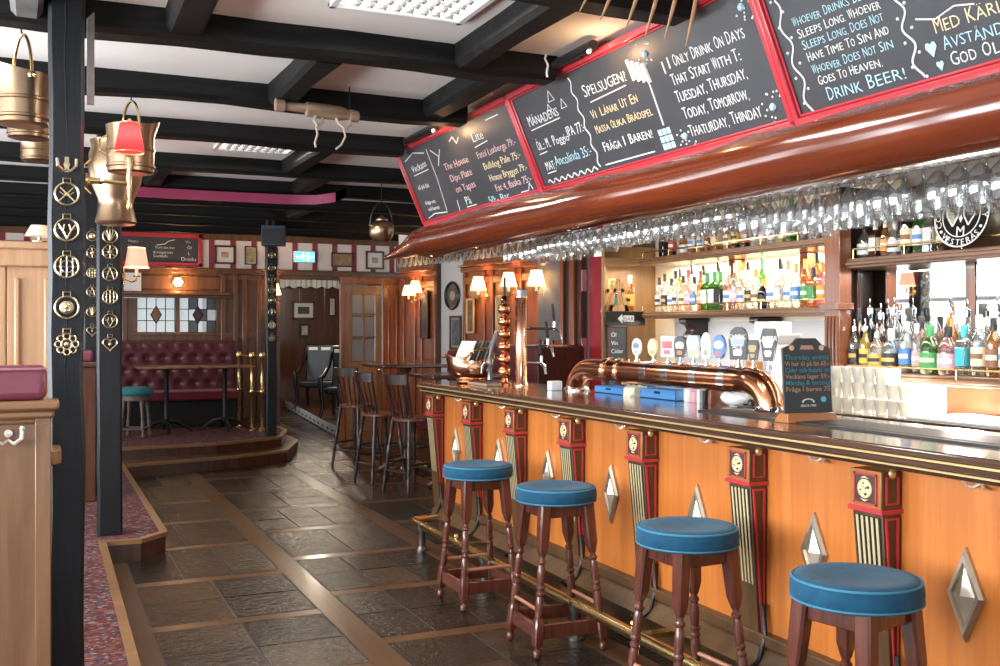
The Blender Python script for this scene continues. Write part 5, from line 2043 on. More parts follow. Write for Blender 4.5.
def bucket(label, x, y, zb, r, h, htop, kind='scuttle', rotz=0):
    root = thing('coal_bucket', label, 'bucket', (x, y, zb), rotz, 'brass buckets hanging from the beams')
    m = MB()
    if kind == 'scuttle':
        rings = []
        for t, rr_ in [(0, .88), (.02, .95), (.10, .95), (.12, 1.0), (.16, 1.0), (.18, .96), (.45, .97), (.47, 1.01), (.51, 1.01), (.53, .97), (.8, .98), (1, 1.02)]:
            ring = []
            for k in range(28):
                a = 2 * pi * k / 28
                lip = .16 * h * max(0, cos(a)) ** 2 if t == 1 else 0
                ring.append((r * rr_ * cos(a) * (1 + .22 * (t == 1) * max(0, cos(a))), r * rr_ * sin(a), t * h + lip))
            rings.append(ring)
        rings.append([(r * .94 * cos(2 * pi * k / 28), r * .94 * sin(2 * pi * k / 28), h * .96) for k in range(28)])
        rings.append([(r * .86 * cos(2 * pi * k / 28), r * .86 * sin(2 * pi * k / 28), h * .06) for k in range(28)])
        m.loft(rings)
        m.lathe([(r * .7, -.002), (r * .62, .004), (r * .5, -.001), (r * .4, .003), (.0, .002)], 24)
    elif kind == 'bell':
        m.lathe([(r * .0, .0), (r * .70, 0), (r * .76, .015), (r * .62, h * .22), (r * .66, h * .30), (r * .92, h * .50), (r * 1.02, h * .68), (r * .98, h * .84), (r * .90, h * .92), (r * .95, h), (r * .88, h), (r * .84, h * .9), (r * .9, h * .66), (0, h * .35)], 30)
        m.lathe([(r * .60, -.004), (r * .72, .002), (r * .60, .006)], 24)
    else:
        m.lathe([(.0, 0), (r * .6, 0), (r * .75, h * .08), (r * .98, h * .30), (r, h * .5), (r * .9, h * .66), (r * .6, h * .76), (r * .5, h * .80), (r * .5, h * .86), (r * .25, h * .93), (r * .12, h), (0, h * 1.02)], 26)
        m.tube([(r * .85, 0, h * .35), (r * 1.25, 0, h * .55), (r * 1.42, 0, h * .8)], [r * .2, r * .13, r * .09], 10)
    m.build('body', M_bucket, root, sharp=40)
    m = MB()
    zt = htop - zb
    zo = h * (.92 if kind != 'kettle' else .62)
    m.tube([(0, r * 1.02 * cos(pi * k / 14), zo + (zt - zo) * sin(pi * k / 14)) for k in range(15)], .007, 7)
    m.build('bail_handle', M_iron if kind != 'scuttle' else M_brass, root)
    for s in (-1, 1):
        m = MB()
        m.ball((0, s * r * 1.0, zo), .016, 8)
        m.build('handle_lug', M_brass, root)
    if kind != 'kettle':
        m = MB()
        m.tube([(-r, 0, h * .75), (-r * 1.28, 0, h * .66), (-r * 1.28, 0, h * .42), (-r * .98, 0, h * .34)], .007, 7)
        m.build('back_handle', M_brass, root)
    m = MB()
    m.tube([(0, 0, zt), (.004, 0, zt + .02), (0, 0, max(zt + .03, BZ + .02 - zb))], .004, 6)
    m.build('hanging_hook', M_iron, root)
    return root


bucket('brass coal scuttle hanging highest, on the window side of the massive post', -.065, 4.665, 2.40, .105, .21, 2.775, rotz=radians(200))
bucket('brass coal bucket hanging just below the highest scuttle beside the massive post', -.05, 5.77, 2.535, .105, .17, 2.78, rotz=radians(160))
bucket('small brass bucket, lowest of those hanging beside the massive post', -.01, 6.94, 2.60, .10, .13, 2.79, rotz=radians(180))
bucket('brass coal scuttle hanging behind the small red lamp shade', .445, 5.78, 2.39, .125, .25, 2.775, rotz=radians(15))
bucket('large bell-shaped brass pot hanging below and behind the red lamp shade', .445, 6.93, 2.225, .165, .53, 2.795, 'bell', rotz=radians(20))
bucket('round brass kettle hanging at the far tip of the log canopy', 2.64, 8.27, 2.30, .105, .22, 2.63, 'kettle', rotz=radians(100))

# ================================================================ LAMPS
def sconce(label, loc, rotz, shade_m, out=.17, drop=.0, sr=(.045, .075, .11), pw=2.5, plate=True, lcol=(1, .58, .28), arm='curl'):
    """local -y points away from the wall"""
    root = thing('wall_lamp', label, 'wall lamp', loc, rotz, 'small shaded wall lamps')
    if plate:
        m = MB()
        m.lathe([(.03, 0), (.03, .008), (.018, .016), (.0, .018)], 14, 0, basis((0, 0, 0), (1, 0, 0), (0, 0, 1), (0, -1, 0)))
        m.tube([(0, -.012, -.06), (0, -.016, 0), (0, -.012, .07)], [.004, .012, .005], 8)
        m.build('wall_plate', M_brass, root)
    m = MB()
    m.tube([(0, -.01, 0), (0, -out * .35, -.015), (0, -out * .7, -.03), (0, -out * .95, -.02), (0, -out, .01)], .007, 8)
    m.lathe([(.022, 0), (.026, .006), (.010, .01)], 12, 0, T(0, -out, .005))
    m.build('lamp_arm', M_brass, root)
    m = MB()
    m.lathe([(.012, 0), (.012, .075), (.0, .075)], 10, 0, T(0, -out, .012))
    m.build('candle_tube', mat('ivory_candle_tube', (.80, .68, .48), .5), root)
    r0, r1, h = sr
    m = MB()
    zb = .07
    m.lathe([(r1, zb), (r0, zb + h), (r0 - .003, zb + h), (r1 - .003, zb)], 24, 0, T(0, -out, 0), False)
    m.build('lamp_shade', shade_m, root)
    m = MB()
    for rr_, z in ((r1, zb), (r0, zb + h)):
        m.tube([(rr_ * cos(2 * pi * k / 24), -out + rr_ * sin(2 * pi * k / 24), z) for k in range(24)], .003, 5, closed=True)
    m.build('shade_trim', M_shade if shade_m != M_redshade else M_redpaint, root)
    m = MB()
    m.ball((0, -out, .115), .017, 8, 0, None, (1, 1, 1.4))
    m.build('bulb', M_bulb, root)
    Mw = Matrix.Translation(loc) @ R(rotz, 'Z')
    point('wall_lamp_light', tuple(Mw @ Vector((0, -out, .158))), pw * 2.2, lcol, .012)
    return root


# on the massive post: red shade on a straight brass arm, and on the step post: pink shade
root = thing('wall_lamp', 'brass arm lamp with a small red shade on the massive black post', 'wall lamp', (.168, 4.43, 2.155), 0, 'small shaded wall lamps')
m = MB()
m.lathe([(.028, 0), (.028, .008), (.014, .02), (.012, .05), (.016, .055), (.009, .07)], 14, 0, basis((0, 0, 0), (0, 1, 0), (0, 0, 1), (1, 0, 0)))
m.tube([(.05, 0, 0), (.165, 0, -.005)], .008, 8)
m.build('lamp_arm', M_brass, root)
m = MB()
m.lathe([(.004, -.115), (.011, -.10), (.009, -.07), (.010, 0), (.013, .01), (.010, .05), (.018, .085), (.018, .10), (0, .10)], 12, 0, T(.168, 0, 0))
m.build('candle_tube', M_brass, root)
m = MB()
n = 28
rings = []
for r_, z in ((.058, .125), (.048, .18), (.036, .245)):
    rings.append([((r_ + .0016 * (-1) ** k) * cos(2 * pi * k / n) + .168, (r_ + .0016 * (-1) ** k) * sin(2 * pi * k / n), z) for k in range(n)])
m.loft(rings, caps=False)
m.build('lamp_shade', M_redshade, root)
m = MB()
for r_, z in ((.058, .125), (.036, .245)):
    m.tube([(.168 + r_ * cos(2 * pi * k / 24), r_ * sin(2 * pi * k / 24), z) for k in range(24)], .0025, 5, closed=True)
m.ball((.168, 0, .255), .008, 8)
m.build('shade_trim', M_gold, root)
m = MB()
m.ball((.168, 0, .16), .018, 8, 0, None, (1, 1, 1.4))
m.build('bulb', M_bulb, root)
point('wall_lamp_light', (.336, 4.43, 2.348), 1.1, (1, .7, .45), .012)
sconce('brass lamp with a pale pink shade on the post of the carpeted step', (.514, 7.47, 1.915), radians(90), M_pinkshade, .10, 0, (.056, .080, .135), 2.0, lcol=(1, .5, .35))
sconce('small lamp with a cream shade beside the passage opening', (3.02, WY - .046, 1.98), 0, M_shade, .10, 0, (.045, .085, .15), 3)
sconce('cream shaded lamp, first of the pair near the room corner', aw(.42, -.03, 1.94), AR, M_shade, .11, 0, (.05, .085, .12), 3)
sconce('cream shaded lamp, second of the pair near the room corner', aw(.60, -.03, 1.97), AR, M_shade, .11, 0, (.05, .085, .14), 3.5)
sconce('cream shaded lamp above the copper coal scuttle', aw(2.10, -.03, 1.95), AR, M_shade, .12, 0, (.055, .095, .15), 4)
sconce('cream shaded lamp behind the copper ball tower', aw(2.72, -.03, 1.97), AR, M_shade, .12, 0, (.055, .095, .15), 4)
sconce('cream shaded lamp behind the tall copper tap tower', aw(3.24, -.03, 1.96), AR, M_shade, .12, 0, (.06, .10, .16), 4.5)
# little flower lamp over the leaded window
root = thing('flower_lamp', 'small lit flower-shaped lamp on the panel above the leaded window', 'wall lamp', (1.72, WY - .005, 2.205), 0)
m = MB()
for k in range(6):
    a = k * pi / 3
    m.ball((.04 * cos(a), -.05, .04 * sin(a)), .03, 8, 0, None, (1, .6, 1))
m.build('petals', M_shade, root)
m = MB()
m.ball((0, -.07, 0), .028, 8)
m.build('bulb', M_bulb, root)
m = MB()
m.tube([(0, 0, -.0), (0, -.05, 0)], .02, 8)
m.build('lamp_base', M_brass, root)
point('flower_lamp_light', (1.72, WY - .16, 2.19), 9, (1, .58, .25), .03)

# ================================================================ CEILING THINGS
def ceiling_light(label, x0, y0, x1, y1):
    root = thing('ceiling_light', label, 'ceiling light', ((x0 + x1) / 2, (y0 + y1) / 2, CEIL), 0, 'recessed ceiling lights')
    w, d = (x1 - x0) / 2, (y1 - y0) / 2
    m = MB()
    for a, b in (((-w, -d), (w, -d + .03)), ((-w, d - .03), (w, d)), ((-w, -d), (-w + .03, d)), ((w - .03, -d), (w, d))):
        m.box((a[0], a[1], -.022), (b[0], b[1], -.0))
    m.build('frame', M_whitepl, root, bevel=.004)
    m = MB()
    m.box((-w + .02, -d + .02, -.006), (w - .02, d - .02, -.001))
    m.build('diffuser', mat('lit_diffuser', (.9, .9, .88), .6, emit=(1, .98, .93), estr=.75), root, smooth=False)
    m = MB()
    q = random.Random(8)
    nx, ny = 8, 7
    for i in range(nx):
        for j in range(ny):
            cx, cy = -w + .06 + (i + .5) * (2 * w - .12) / nx, -d + .06 + (j + .5) * (2 * d - .12) / ny
            m.ball((cx + q.uniform(-.006, .006), cy, -.014), .024, 8, 0, None, (1, 1, .55))
            m.ball((cx + .008, cy - .006, -.026), .006, 6, 1)
    m.build('louvre', [mat('white_louvre_plastic', (.85, .85, .83), .35), mat('grey_dot', (.2, .2, .2), .6)], root)
    return root


ceiling_light('white square ceiling light with knobbly diffuser before the first black beam', 1.10, 3.58, 1.70, 4.18)
ceiling_light('white ceiling light with knobbly diffuser seen edge-on between distant beams', 1.18, 7.20, 1.75, 7.82)
root = thing('smoke_detector', 'round white smoke detector on the ceiling above the chalkboards', 'smoke detector', (2.28, 5.25, CEIL))
m = MB()
m.lathe([(.055, 0), (.055, -.02), (.048, -.026), (.048, -.04), (.040, -.052), (0, -.054)], 24)
m.build('housing', M_whitepl, root, sharp=30)
m = MB()
m.lathe([(.0492, -.029), (.0492, -.036)], 24, caps=False)
m.build('vent_ring', mat('detector_grey', (.4, .4, .4), .6), root)
# wooden yoke with bent rods
root = thing('wooden_yoke', 'weathered wooden ox yoke with two bent rods hanging from the second beam', 'yoke', (1.17, 5.555, 2.775), radians(2))
m = MB()
L = .47
rings = []
for t, ry, rz, dz in [(0, .028, .036, .005), (.10, .030, .036, .004), (.115, .022, .024, .002), (.35, .026, .026, 0), (.37, .034, .040, -.004), (.55, .036, .043, -.008), (.78, .034, .040, -.010), (.88, .028, .028, -.014), (.90, .034, .036, -.016), (1, .032, .032, -.02)]:
    rings.append([(t * L, ry * cos(2 * pi * k / 14), dz + rz * sin(2 * pi * k / 14)) for k in range(14)])
m.loft(rings)
m.build('beam', wood('weathered_yoke_wood', (.36, .24, .16), (.22, .14, .09), 'X', 8, .7, 0), root)
for x in (.20, .36):
    m = MB()
    s = -1 if x < .3 else 1
    m.tube([(x - s * .03, -.01, -.02), (x - s * .01, -.02, -.07), (x + .03, -.02, -.10), (x + .06, -.01, -.07), (x + .065, .0, -.02)], .009, 7)
    m.tube([(x + .02, -.02, -.10), (x + .03, -.02, -.14), (x + .01 - s * .005, -.02, -.19), (x + .02 - (.045 if s > 0 else -.0), -.02, -.215)], .006, 7)
    m.build('bent_rod', mat('bent_rod_wood', (.50, .42, .34), .6), root)
m = MB()
m.tube([(.14, 0, .03), (.14, 0, .15)], .004, 6)
m.tube([(.42, 0, .01), (.42, 0, .15)], .004, 6)
m.build('hanging_wire', M_iron, root)
# hay rake above the boards
root = thing('hay_rake', 'old wooden hay rake with pointed tines hanging above the bar chalkboards', 'rake', (1.76, 3.2, 2.70))
TIPS = [(.0, 0, -.01), (.085, 0, -.030), (.19, 0, -.055), (.275, 0, -.066), (.36, 0, -.064), (.455, 0, -.080)]
for i, t in enumerate(TIPS):
    m = MB()
    base = (t[0] * .92 + .115, .03, .185 - i * .004)
    m.tube([t, (t[0] * .96 + .06, .015, (t[2] + base[2]) / 2), base], [.002, .008, .009], 8)
    m.build('tine', wood('rake_wood', (.55, .33, .18), (.38, .21, .11), 'Z', 8, .5, .1), root)
m = MB()
m.tube([(.04, .03, .195), (.60, .03, .168)], .018, 10)
m.tube([(.3, .03, .185), (.62, -.9, .16)], .014, 10)
m.build('rake_head', MATS['rake_wood'], root)
# loudspeaker at the platform corner
root = thing('loudspeaker', 'dark boxy loudspeaker under the ceiling at the slim corner post', 'loudspeaker', (2.56, 12.25, 2.56), radians(-15))
m = MB()
m.box((-.14, -.10, 0), (.14, .09, .24))
m.build('box', mat('speaker_navy', (.035, .05, .075), .5), root, bevel=.01)
m = MB()
m.box((-.125, -.106, .015), (.125, -.10, .20))
m.build('grille', M_blackpl, root)
m = MB()
m.tube([(0, .02, .24), (0, .02, .37)], .015, 8)
m.build('bracket', M_iron, root)
# magenta painted ceiling strip
m = MB()
pts = [(.55, 9.25), (.86, 9.30), (1.5, 9.30), (2.05, 9.28), (2.3, 9.2), (2.42, 8.95), (2.42, 8.6)]
for z0, z1 in ((2.70, 2.785),):
    rings = [[(x, y, z0), (x, y - .02, z0), (x, y - .02, z1), (x, y, z1)] for x, y in pts]
    m.loft(rings)
o = m.build('pink_strip', mat('magenta_paint', (.30, .035, .095), .5), sharp=60)
tag(o, 'curved magenta strip moulding running under the dark ceiling beams', 'moulding')

# ================================================================ FAR WALL THINGS
def picture(label, x0, x1, z0, z1, y=WY - .012, fm=M_darkwood, art=(.55, .42, .22), rotz=None, loc=None, mat_c=(.75, .70, .60), mw=.25):
    w, h = x1 - x0, z1 - z0
    if loc is None:
        loc, rotz = ((x0 + x1) / 2, y, (z0 + z1) / 2), 0
    root = thing('framed_picture', label, 'picture', loc, rotz)
    f = min(w, h) * .10
    m = MB()
    for a, b in (((-w / 2, -h / 2), (w / 2, -h / 2 + f)), ((-w / 2, h / 2 - f), (w / 2, h / 2)), ((-w / 2, -h / 2), (-w / 2 + f, h / 2)), ((w / 2 - f, -h / 2), (w / 2, h / 2))):
        m.box((a[0], -.025, a[1]), (b[0], 0, b[1]))
    m.build('frame', fm, root, bevel=.003)
    m = MB()
    m.box((-w / 2 + f * .8, -.010, -h / 2 + f * .8), (w / 2 - f * .8, -.004, h / 2 - f * .8), 0)
    k = mw * min(w, h)
    m.box((-w / 2 + f + k, -.012, -h / 2 + f + k), (w / 2 - f - k, -.010, h / 2 - f - k), 1)
    m.build('print', [colm(mat_c, 'mount_%d_%d' % (int(mat_c[0] * 99), int(mat_c[2] * 99))), mat('art_%s' % ('_'.join(str(int(v * 99)) for v in art)), art, .7, var=tuple(v * .45 for v in art), varscale=14)], root, smooth=False)
    return root


picture('framed print on the striped wallpaper next to the far chalkboard', 2.21, 2.49, 2.47, 2.73)
picture('small square framed print on the striped wallpaper, second from the far chalkboard', 2.62, 2.79, 2.47, 2.73, mw=.08)
picture('small black-framed picture half behind the slim corner post', 2.93, 3.08, 2.46, 2.72, fm=M_blackpl, art=(.6, .58, .5))
picture('wide brown framed picture above the glazed door on the wallpaper', 3.86, 4.19, 2.47, 2.68, art=(.45, .28, .14), mat_c=(.4, .26, .14), mw=.02)
picture('framed print in the corner of the striped wallpaper, next to the room corner', 4.38, 4.66, 2.45, 2.72, art=(.5, .42, .3))
picture('blue landscape print on the wallpaper above the wooden screen', -.40, -.06, 2.50, 2.70, art=(.35, .50, .65), fm=M_darkwood, mw=.02)
picture('white-mounted landscape picture on the passage wall', 4.63, 5.08, 1.77, 2.13, y=20.35, fm=M_darkwood, art=(.08, .08, .09), mat_c=(.55, .55, .53), mw=.2)
picture('small dark framed picture low on the passage wall', 4.77, 4.98, 1.41, 1.68, y=20.35, fm=M_blackpl, art=(.5, .5, .48), mat_c=(.03, .03, .03), mw=.12)
picture('narrow framed picture on the passage wall by the door', 5.38, 5.5, 1.85, 2.2, y=20.35, fm=M_darkwood, art=(.6, .6, .58), mw=.05)
picture('narrow gilt framed mirror picture under the lamp above the scuttle', 0, .17, 0, .42, loc=aw(1.76, -.03, 1.72), rotz=AR, fm=M_gold, art=(.28, .16, .10), mat_c=(.55, .42, .22), mw=.06)
picture('narrow gilt framed picture between the two lamps by the ball tower', 0, .18, 0, .42, loc=aw(2.40, -.03, 1.74), rotz=AR, fm=M_gold, art=(.55, .42, .30), mat_c=(.66, .52, .30), mw=.06)
picture('tall dark mirror picture on the red panel near the room corner', 0, .2, 0, .62, loc=aw(.66, -.03, 1.75), rotz=AR, fm=M_darkwood, art=(.14, .11, .10), mat_c=(.3, .2, .14), mw=.03)
picture('small dark framed picture low in the grey wall recess', 0, .26, 0, .42, loc=aw(1.30, .045, 1.52), rotz=AR, fm=M_darkwood, art=(.16, .17, .19), mat_c=(.3, .3, .3), mw=.1)
# grey slate panel near the red door
o = MB().box((-.27, -.02, -.42), (.27, 0, .42)).build('slate_panel', mat('grey_slate_panel', (.13, .13, .135), .4), loc=aw(3.40, -.03, 1.86), rotz=AR, bevel=.004)
tag(o, 'blank grey slate board on the panelling next to the red door', 'board')
# round dark frame in the recess
root = thing('round_picture', 'round dark framed picture in the grey wall recess', 'picture', aw(1.22, .045, 1.98), AR)
Mq = basis((0, 0, 0), (1, 0, 0), (0, 0, 1), (0, -1, 0))
m = MB()
m.lathe([(.17, 0), (.18, .015), (.165, .03), (.145, .02), (.145, .005)], 32, 0, Mq)
m.build('frame', M_blackpl, root)
m = MB()
m.lathe([(.146, .0), (.146, .008), (0, .008)], 32, 0, Mq)
m.lathe([(.06, .008), (.05, .011), (0, .011)], 20, 1, Mq)
m.build('print', [mat('dark_print', (.07, .065, .06), .5), mat('pale_print', (.35, .33, .3), .6)], root)

# far chalkboard
root = thing('chalkboard', 'red-framed drinks chalkboard on the wall over the leaded window', 'chalkboard', (.60, WY - .02, 2.42))
m = MB()
m.box((.03, -.02, .03), (1.40, -.008, .40))
m.build('board', M_slateboard, root, smooth=False)
m = MB()
for a, b in (((0, 0), (1.44, .05)), ((0, .39), (1.44, .445)), ((0, 0), (.045, .445)), ((1.39, 0), (1.44, .445))):
    m.box((a[0], -.04, a[1]), (b[0], 0, b[1]))
m.build('red_frame', M_redpaint, root, bevel=.005)
m = MB()
Mq = basis((0, -.0208, 0), (1, 0, 0), (0, 0, 1), (0, -1, 0))
for t, x, z, s in (('Drinks', 1.16, .075, .075), ('Cocktails', .80, .12, .05), ('& longdrinks', .80, .17, .05), ('from the bar', .82, .235, .05), ('Vin', 1.22, .32, .05), ('Öl', 1.24, .24, .06), ('L', 1.25, .16, .06), ('Happy', .48, .31, .05), ('Hour', .48, .24, .05), ('Snacks', .50, .06, .05)):
    m.text(t, Mq @ T(x, z, 0), s, 0)
m.tube([Mq @ Vector(p) for p in ((.84, .28, 0), (.95, .30, 0), (1.0, .34, 0), (1.08, .36, 0))], .005, 5)
m.build('chalk_writing', M_chalkw, root, smooth=False)
# notice
o = MB().box((-.11, -.004, -.17), (.11, 0, .17)).build('paper_notice', M_paper, loc=(1.135, WY - .055, 2.15))
tag(o, 'white sheet of paper pinned to the panel beside the leaded window', 'notice')
# exit sign
root = thing('exit_sign', 'lit blue-green exit sign with running figure on the striped wallpaper', 'exit sign', (3.455, WY - .06, 2.60))
m = MB()
m.box((-.15, -.03, -.08), (.15, .045, .08))
m.build('housing', M_whitepl, root, bevel=.006)
m = MB()
m.box((-.143, -.034, -.073), (.143, -.03, .073))
m.build('lit_panel', mat('lit_exit_panel', (.1, .6, .6), .5, emit=(.16, .72, .80), estr=1.1), root, smooth=False)
Mq = basis((0, -.035, 0), (1, 0, 0), (0, 0, 1), (0, -1, 0))
m = MB()
m.ball((-.02, .045, 0), .012, 8, 0, Mq, (1, 1, .1))
for pts in (((-.02, .03), (-.03, -.01)), ((-.03, -.01), (-.01, -.03), (-.02, -.055)), ((-.03, -.01), (-.055, -.03), (-.08, -.03)), ((-.022, .025), (.0, .005), (.02, .015)), ((-.022, .025), (-.05, .015), (-.06, -.005))):
    m.tube([Mq @ Vector((a, b, 0)) for a, b in pts], .006, 5)
m.box((.03, -.055, 0), (.07, .055, .001), 0, Mq)
m.prism([(-.13, .0), (-.105, .03), (-.105, .01), (-.085, .01), (-.085, -.01), (-.105, -.01), (-.105, -.03)], 0, .001, 0, Mq)
m.prism([(.13, .0), (.105, -.03), (.105, -.01), (.085, -.01), (.085, .01), (.105, .01), (.105, .03)], 0, .001, 0, Mq)
m.build('running_figure', mat('white_lit_pictogram', (.9, .95, .95), .5, emit=(.9, 1, 1), estr=1.3), root)

# ================================================================ SEATING ON THE PLATFORM
bq = thing('tufted_bench', 'maroon button-tufted bench along the panelled wall on the platform', 'bench', (0, 13.95, .271))
x0, x1 = -1.2, 2.46
z0, z1 = .46, 1.14
nx, nz = 150, 36
m = MB()
vs = []
BTN = []
for r in range(4):
    for c in range(20):
        BTN.append((x0 + .11 + c * .20 + (.10 if r % 2 else 0), z0 + .10 + r * .17))
BTN = [b for b in BTN if b[0] < x1 - .05]
for i in range(nx + 1):
    for j in range(nz + 1):
        x, z = x0 + (x1 - x0) * i / nx, z0 + (z1 - z0) * j / nz
        d = 0
        for bx, bz in BTN:
            q = ((x - bx) / .05) ** 2 + ((z - bz) / .05) ** 2
            if q < 9:
                d += math.exp(-q)
        ex = min(1, (x - x0) / .05, (x1 - x) / .05, (z1 - z) / .05)
        y = .36 - .06 * (1 - (1 - max(0, ex)) ** 2) + .045 * min(1, d) + .06 * (z - z0)
        vs.append((x, y, z))
fs = [(i * (nz + 1) + j, (i + 1) * (nz + 1) + j, (i + 1) * (nz + 1) + j + 1, i * (nz + 1) + j + 1) for i in range(nx) for j in range(nz)]
m.add(vs, fs)
m.box((x0, .36, z0), (x1, .50, z1))
for bx, bz in BTN:
    m.ball((bx, .345 + .06 * (bz - z0), bz), .012, 6)
m.build('tufted_back', M_maroon, bq, sharp=60)
m = MB()
m.box((x0, -.20, .36), (x1, .40, .48))
m.build('seat_cushion', M_maroonseat, bq, bevel=.03, seg=3)
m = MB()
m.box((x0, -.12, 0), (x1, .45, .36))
m.build('bench_base', M_slot, bq, smooth=False)  # shade under the seat painted in as a black base


def pub_table(label, x, y, z, w, d, h):
    root = thing('pub_table', label, 'table', (x, y, z))
    m = MB()
    m.box((-w / 2, -d / 2, h - .028), (w / 2, d / 2, h))
    m.build('tabletop', M_midoak, root, bevel=.010)
    m = MB()
    m.lathe([(.05, .12), (.03, .16), (.028, h - .08), (.05, h - .03), (.0, h - .03)], 14)
    m.box((-.18, -.03, h - .045), (.18, .03, h - .028))
    m.build('iron_column', M_iron, root)
    for k in range(4):
        a = pi / 4 * 0 + k * pi / 2
        m = MB()
        m.tube([(.03 * cos(a), .03 * sin(a), .14), (.14 * cos(a), .14 * sin(a), .12), (.24 * cos(a), .24 * sin(a), .06), (.30 * cos(a), .30 * sin(a), .02)], [.028, .026, .022, .018], 8)
        m.ball((.30 * cos(a), .30 * sin(a), .018), .018, 8)
        m.build('iron_foot', M_iron, root)
    return root


pub_table('iron-footed table before the tufted bench, next to the teal stool', 1.45, 13.35, .271, .72, .6, .83)
pub_table('iron-footed table before the tufted bench, next to the brass railing', 2.17, 13.38, .271, .68, .6, .83)
root = thing('low_stool', 'teal velvet low stool with turned legs on the carpeted platform', 'stool', (1.05, 12.95, .271))
m = MB()
m.lathe([(0, .60), (.12, .598), (.19, .585), (.215, .56), (.218, .53), (.20, .50), (0, .50)], 30)
m.build('seat_cushion', M_tealvelvet, root, sharp=60)
m = MB()
m.lathe([(.175, .44), (.175, .50), (0, .50)], 24)
m.build('apron', mat('stool_grey_wood', (.17, .12, .10), .45), root)
for k in range(4):
    a = k * pi / 2 + .4
    m = MB()
    bx, by = .19 * cos(a), .19 * sin(a)
    tx_, ty_ = .145 * cos(a), .145 * sin(a)
    pts, rs = [], []
    for t, r_ in ((0, .012), (.04, .022), (.10, .014), (.2, .018), (.4, .022), (.5, .014), (.55, .022), (.6, .014), (.8, .022), (1, .026)):
        pts.append((bx + (tx_ - bx) * t, by + (ty_ - by) * t, .45 * t))
        rs.append(r_)
    m.tube(pts, rs, 10)
    m.build('leg', MATS['stool_grey_wood'], root)
for k in range(4):
    a, b = k * pi / 2 + .4, (k + 1) * pi / 2 + .4
    m = MB()
    m.tube([(.18 * cos(a), .18 * sin(a), .10), (.18 * cos(b), .18 * sin(b), .10)], .011, 8)
    m.build('stretcher', MATS['stool_grey_wood'], root)
# brass railing
root = thing('brass_railing', 'short brass railing with knobs at the end of the platform bench', 'railing', (2.46, 13.0, .271))
for k, (x, y) in enumerate(((-.07, .62), (.0, .10), (.11, .0))):
    m = MB()
    m.lathe([(.05, 0), (.05, .02), (.022, .04), (.020, .46), (.034, .48), (.034, .52), (.020, .54), (.020, .90), (.034, .92), (.045, .96), (.030, 1.0), (.0, 1.005)], 14, 0, T(x, y, 0))
    m.build('railing_post', M_brass, root)
m = MB()
for z in (.50, .95):
    m.tube([(-.07, .62, z), (0, .10, z), (.11, 0, z)], .013, 8)
m.build('railing_bar', M_brass, root)

# ================================================================ HIGH TABLES AND TALL CHAIRS
M_chairwood = wood('dark_chair_wood', (.040, .017, .011), (.016, .007, .005), 'Z', 7, .35, .15)
M_chairseat = wood('chair_seat_wood', (.17, .055, .030), (.09, .028, .016), 'Y', 7, .3, .5)


def tall_chair():
    root = thing('tall_chair', 'dark tall spindle-back bar chair nearest the glazed door', 'chair', (0, 0, 0), 0, 'tall spindle-back chairs')
    m = MB()
    pr = [(.0, .0)]
    n = 28
    rings = []
    for z, k in ((.675, .90), (.685, 1), (.705, 1), (.715, .94), (.708, .55)):
        rings.append([(.20 * k * (1 if abs(cos(2 * pi * q / n)) < .98 else .99) * cos(2 * pi * q / n), .19 * k * sin(2 * pi * q / n), z) for q in range(n)])
    m.loft(rings)
    m.build('seat', M_chairseat, root)
    for sx in (-1, 1):
        for sy in (-1, 1):
            m = MB()
            b, t = Vector((sx * .20, sy * .19, 0)), Vector((sx * .13, sy * .125, .685))
            seq = [(0, .011), (.03, .014), (.10, .013), (.2, .018), (.24, .012), (.27, .019), (.36, .013), (.5, .019), (.62, .021), (.66, .013), (.70, .021), (.74, .013), (.86, .018), (1, .020)]
            m.tube([b + (t - b) * s for s, _ in seq], [r * 1.2 for _, r in seq], 10)
            m.build('leg', M_chairwood, root)
    for (a, b, z) in (((-1, -1), (1, -1), .20), ((-1, 1), (1, 1), .20), ((-1, -1), (-1, 1), .28), ((1, -1), (1, 1), .28)):
        k = 1 - .35 * z / .685
        m = MB()
        p, q = Vector((a[0] * .20 * k, a[1] * .19 * k, z)), Vector((b[0] * .20 * k, b[1] * .19 * k, z))
        m.tube([p, p.lerp(q, .3), p.lerp(q, .5), p.lerp(q, .7), q], [.008, .011, .015, .011, .008], 8)
        m.build('stretcher', M_chairwood, root)
    # curved top rail at +y
    arc = [(.19 * sin(t), .10 + .10 * cos(t)) for t in [(-1.15 + 2.3 * k / 12) for k in range(13)]]
    m = MB()
    rings = []
    for x, y in arc:
        rings.append([(x, y + .025, 1.03), (x, y + .045, 1.03), (x, y + .050, 1.13), (x, y + .035, 1.135), (x, y + .028, 1.12)])
    m.loft(rings)
    m.build('back_rail', M_chairwood, root, bevel=.003)
    for k, i in enumerate((0, 2, 4, 6, 8, 10, 12)):
        x, y = arc[i]
        m = MB()
        b, t = Vector((x * .78, y * .72, .70)), Vector((x, y + .035, 1.05))
        seq = [(0, .009), (.2, .011), (.3, .008), (.36, .012), (.42, .008), (.7, .010), (1, .008)] if k in (0, 6) else [(0, .006), (.5, .008), (1, .006)]
        m.tube([b + (t - b) * s for s, _ in seq], [r * (1.3 if k in (0, 6) else 1) for _, r in seq], 8)
        m.build('spindle', M_chairwood, root)
    return root


ch = tall_chair()
ch.location = (3.28, 11.2, 0)
ch.rotation_euler = (0, 0, radians(122))
dup(ch, (3.16, 9.95, 0), radians(100), 'dark tall spindle-back bar chair with its back partly hidden by the nearest chair back')
dup(ch, (3.27, 9.30, 0), radians(108), 'dark tall spindle-back bar chair nearest the bar end, brown seat turned to the table')


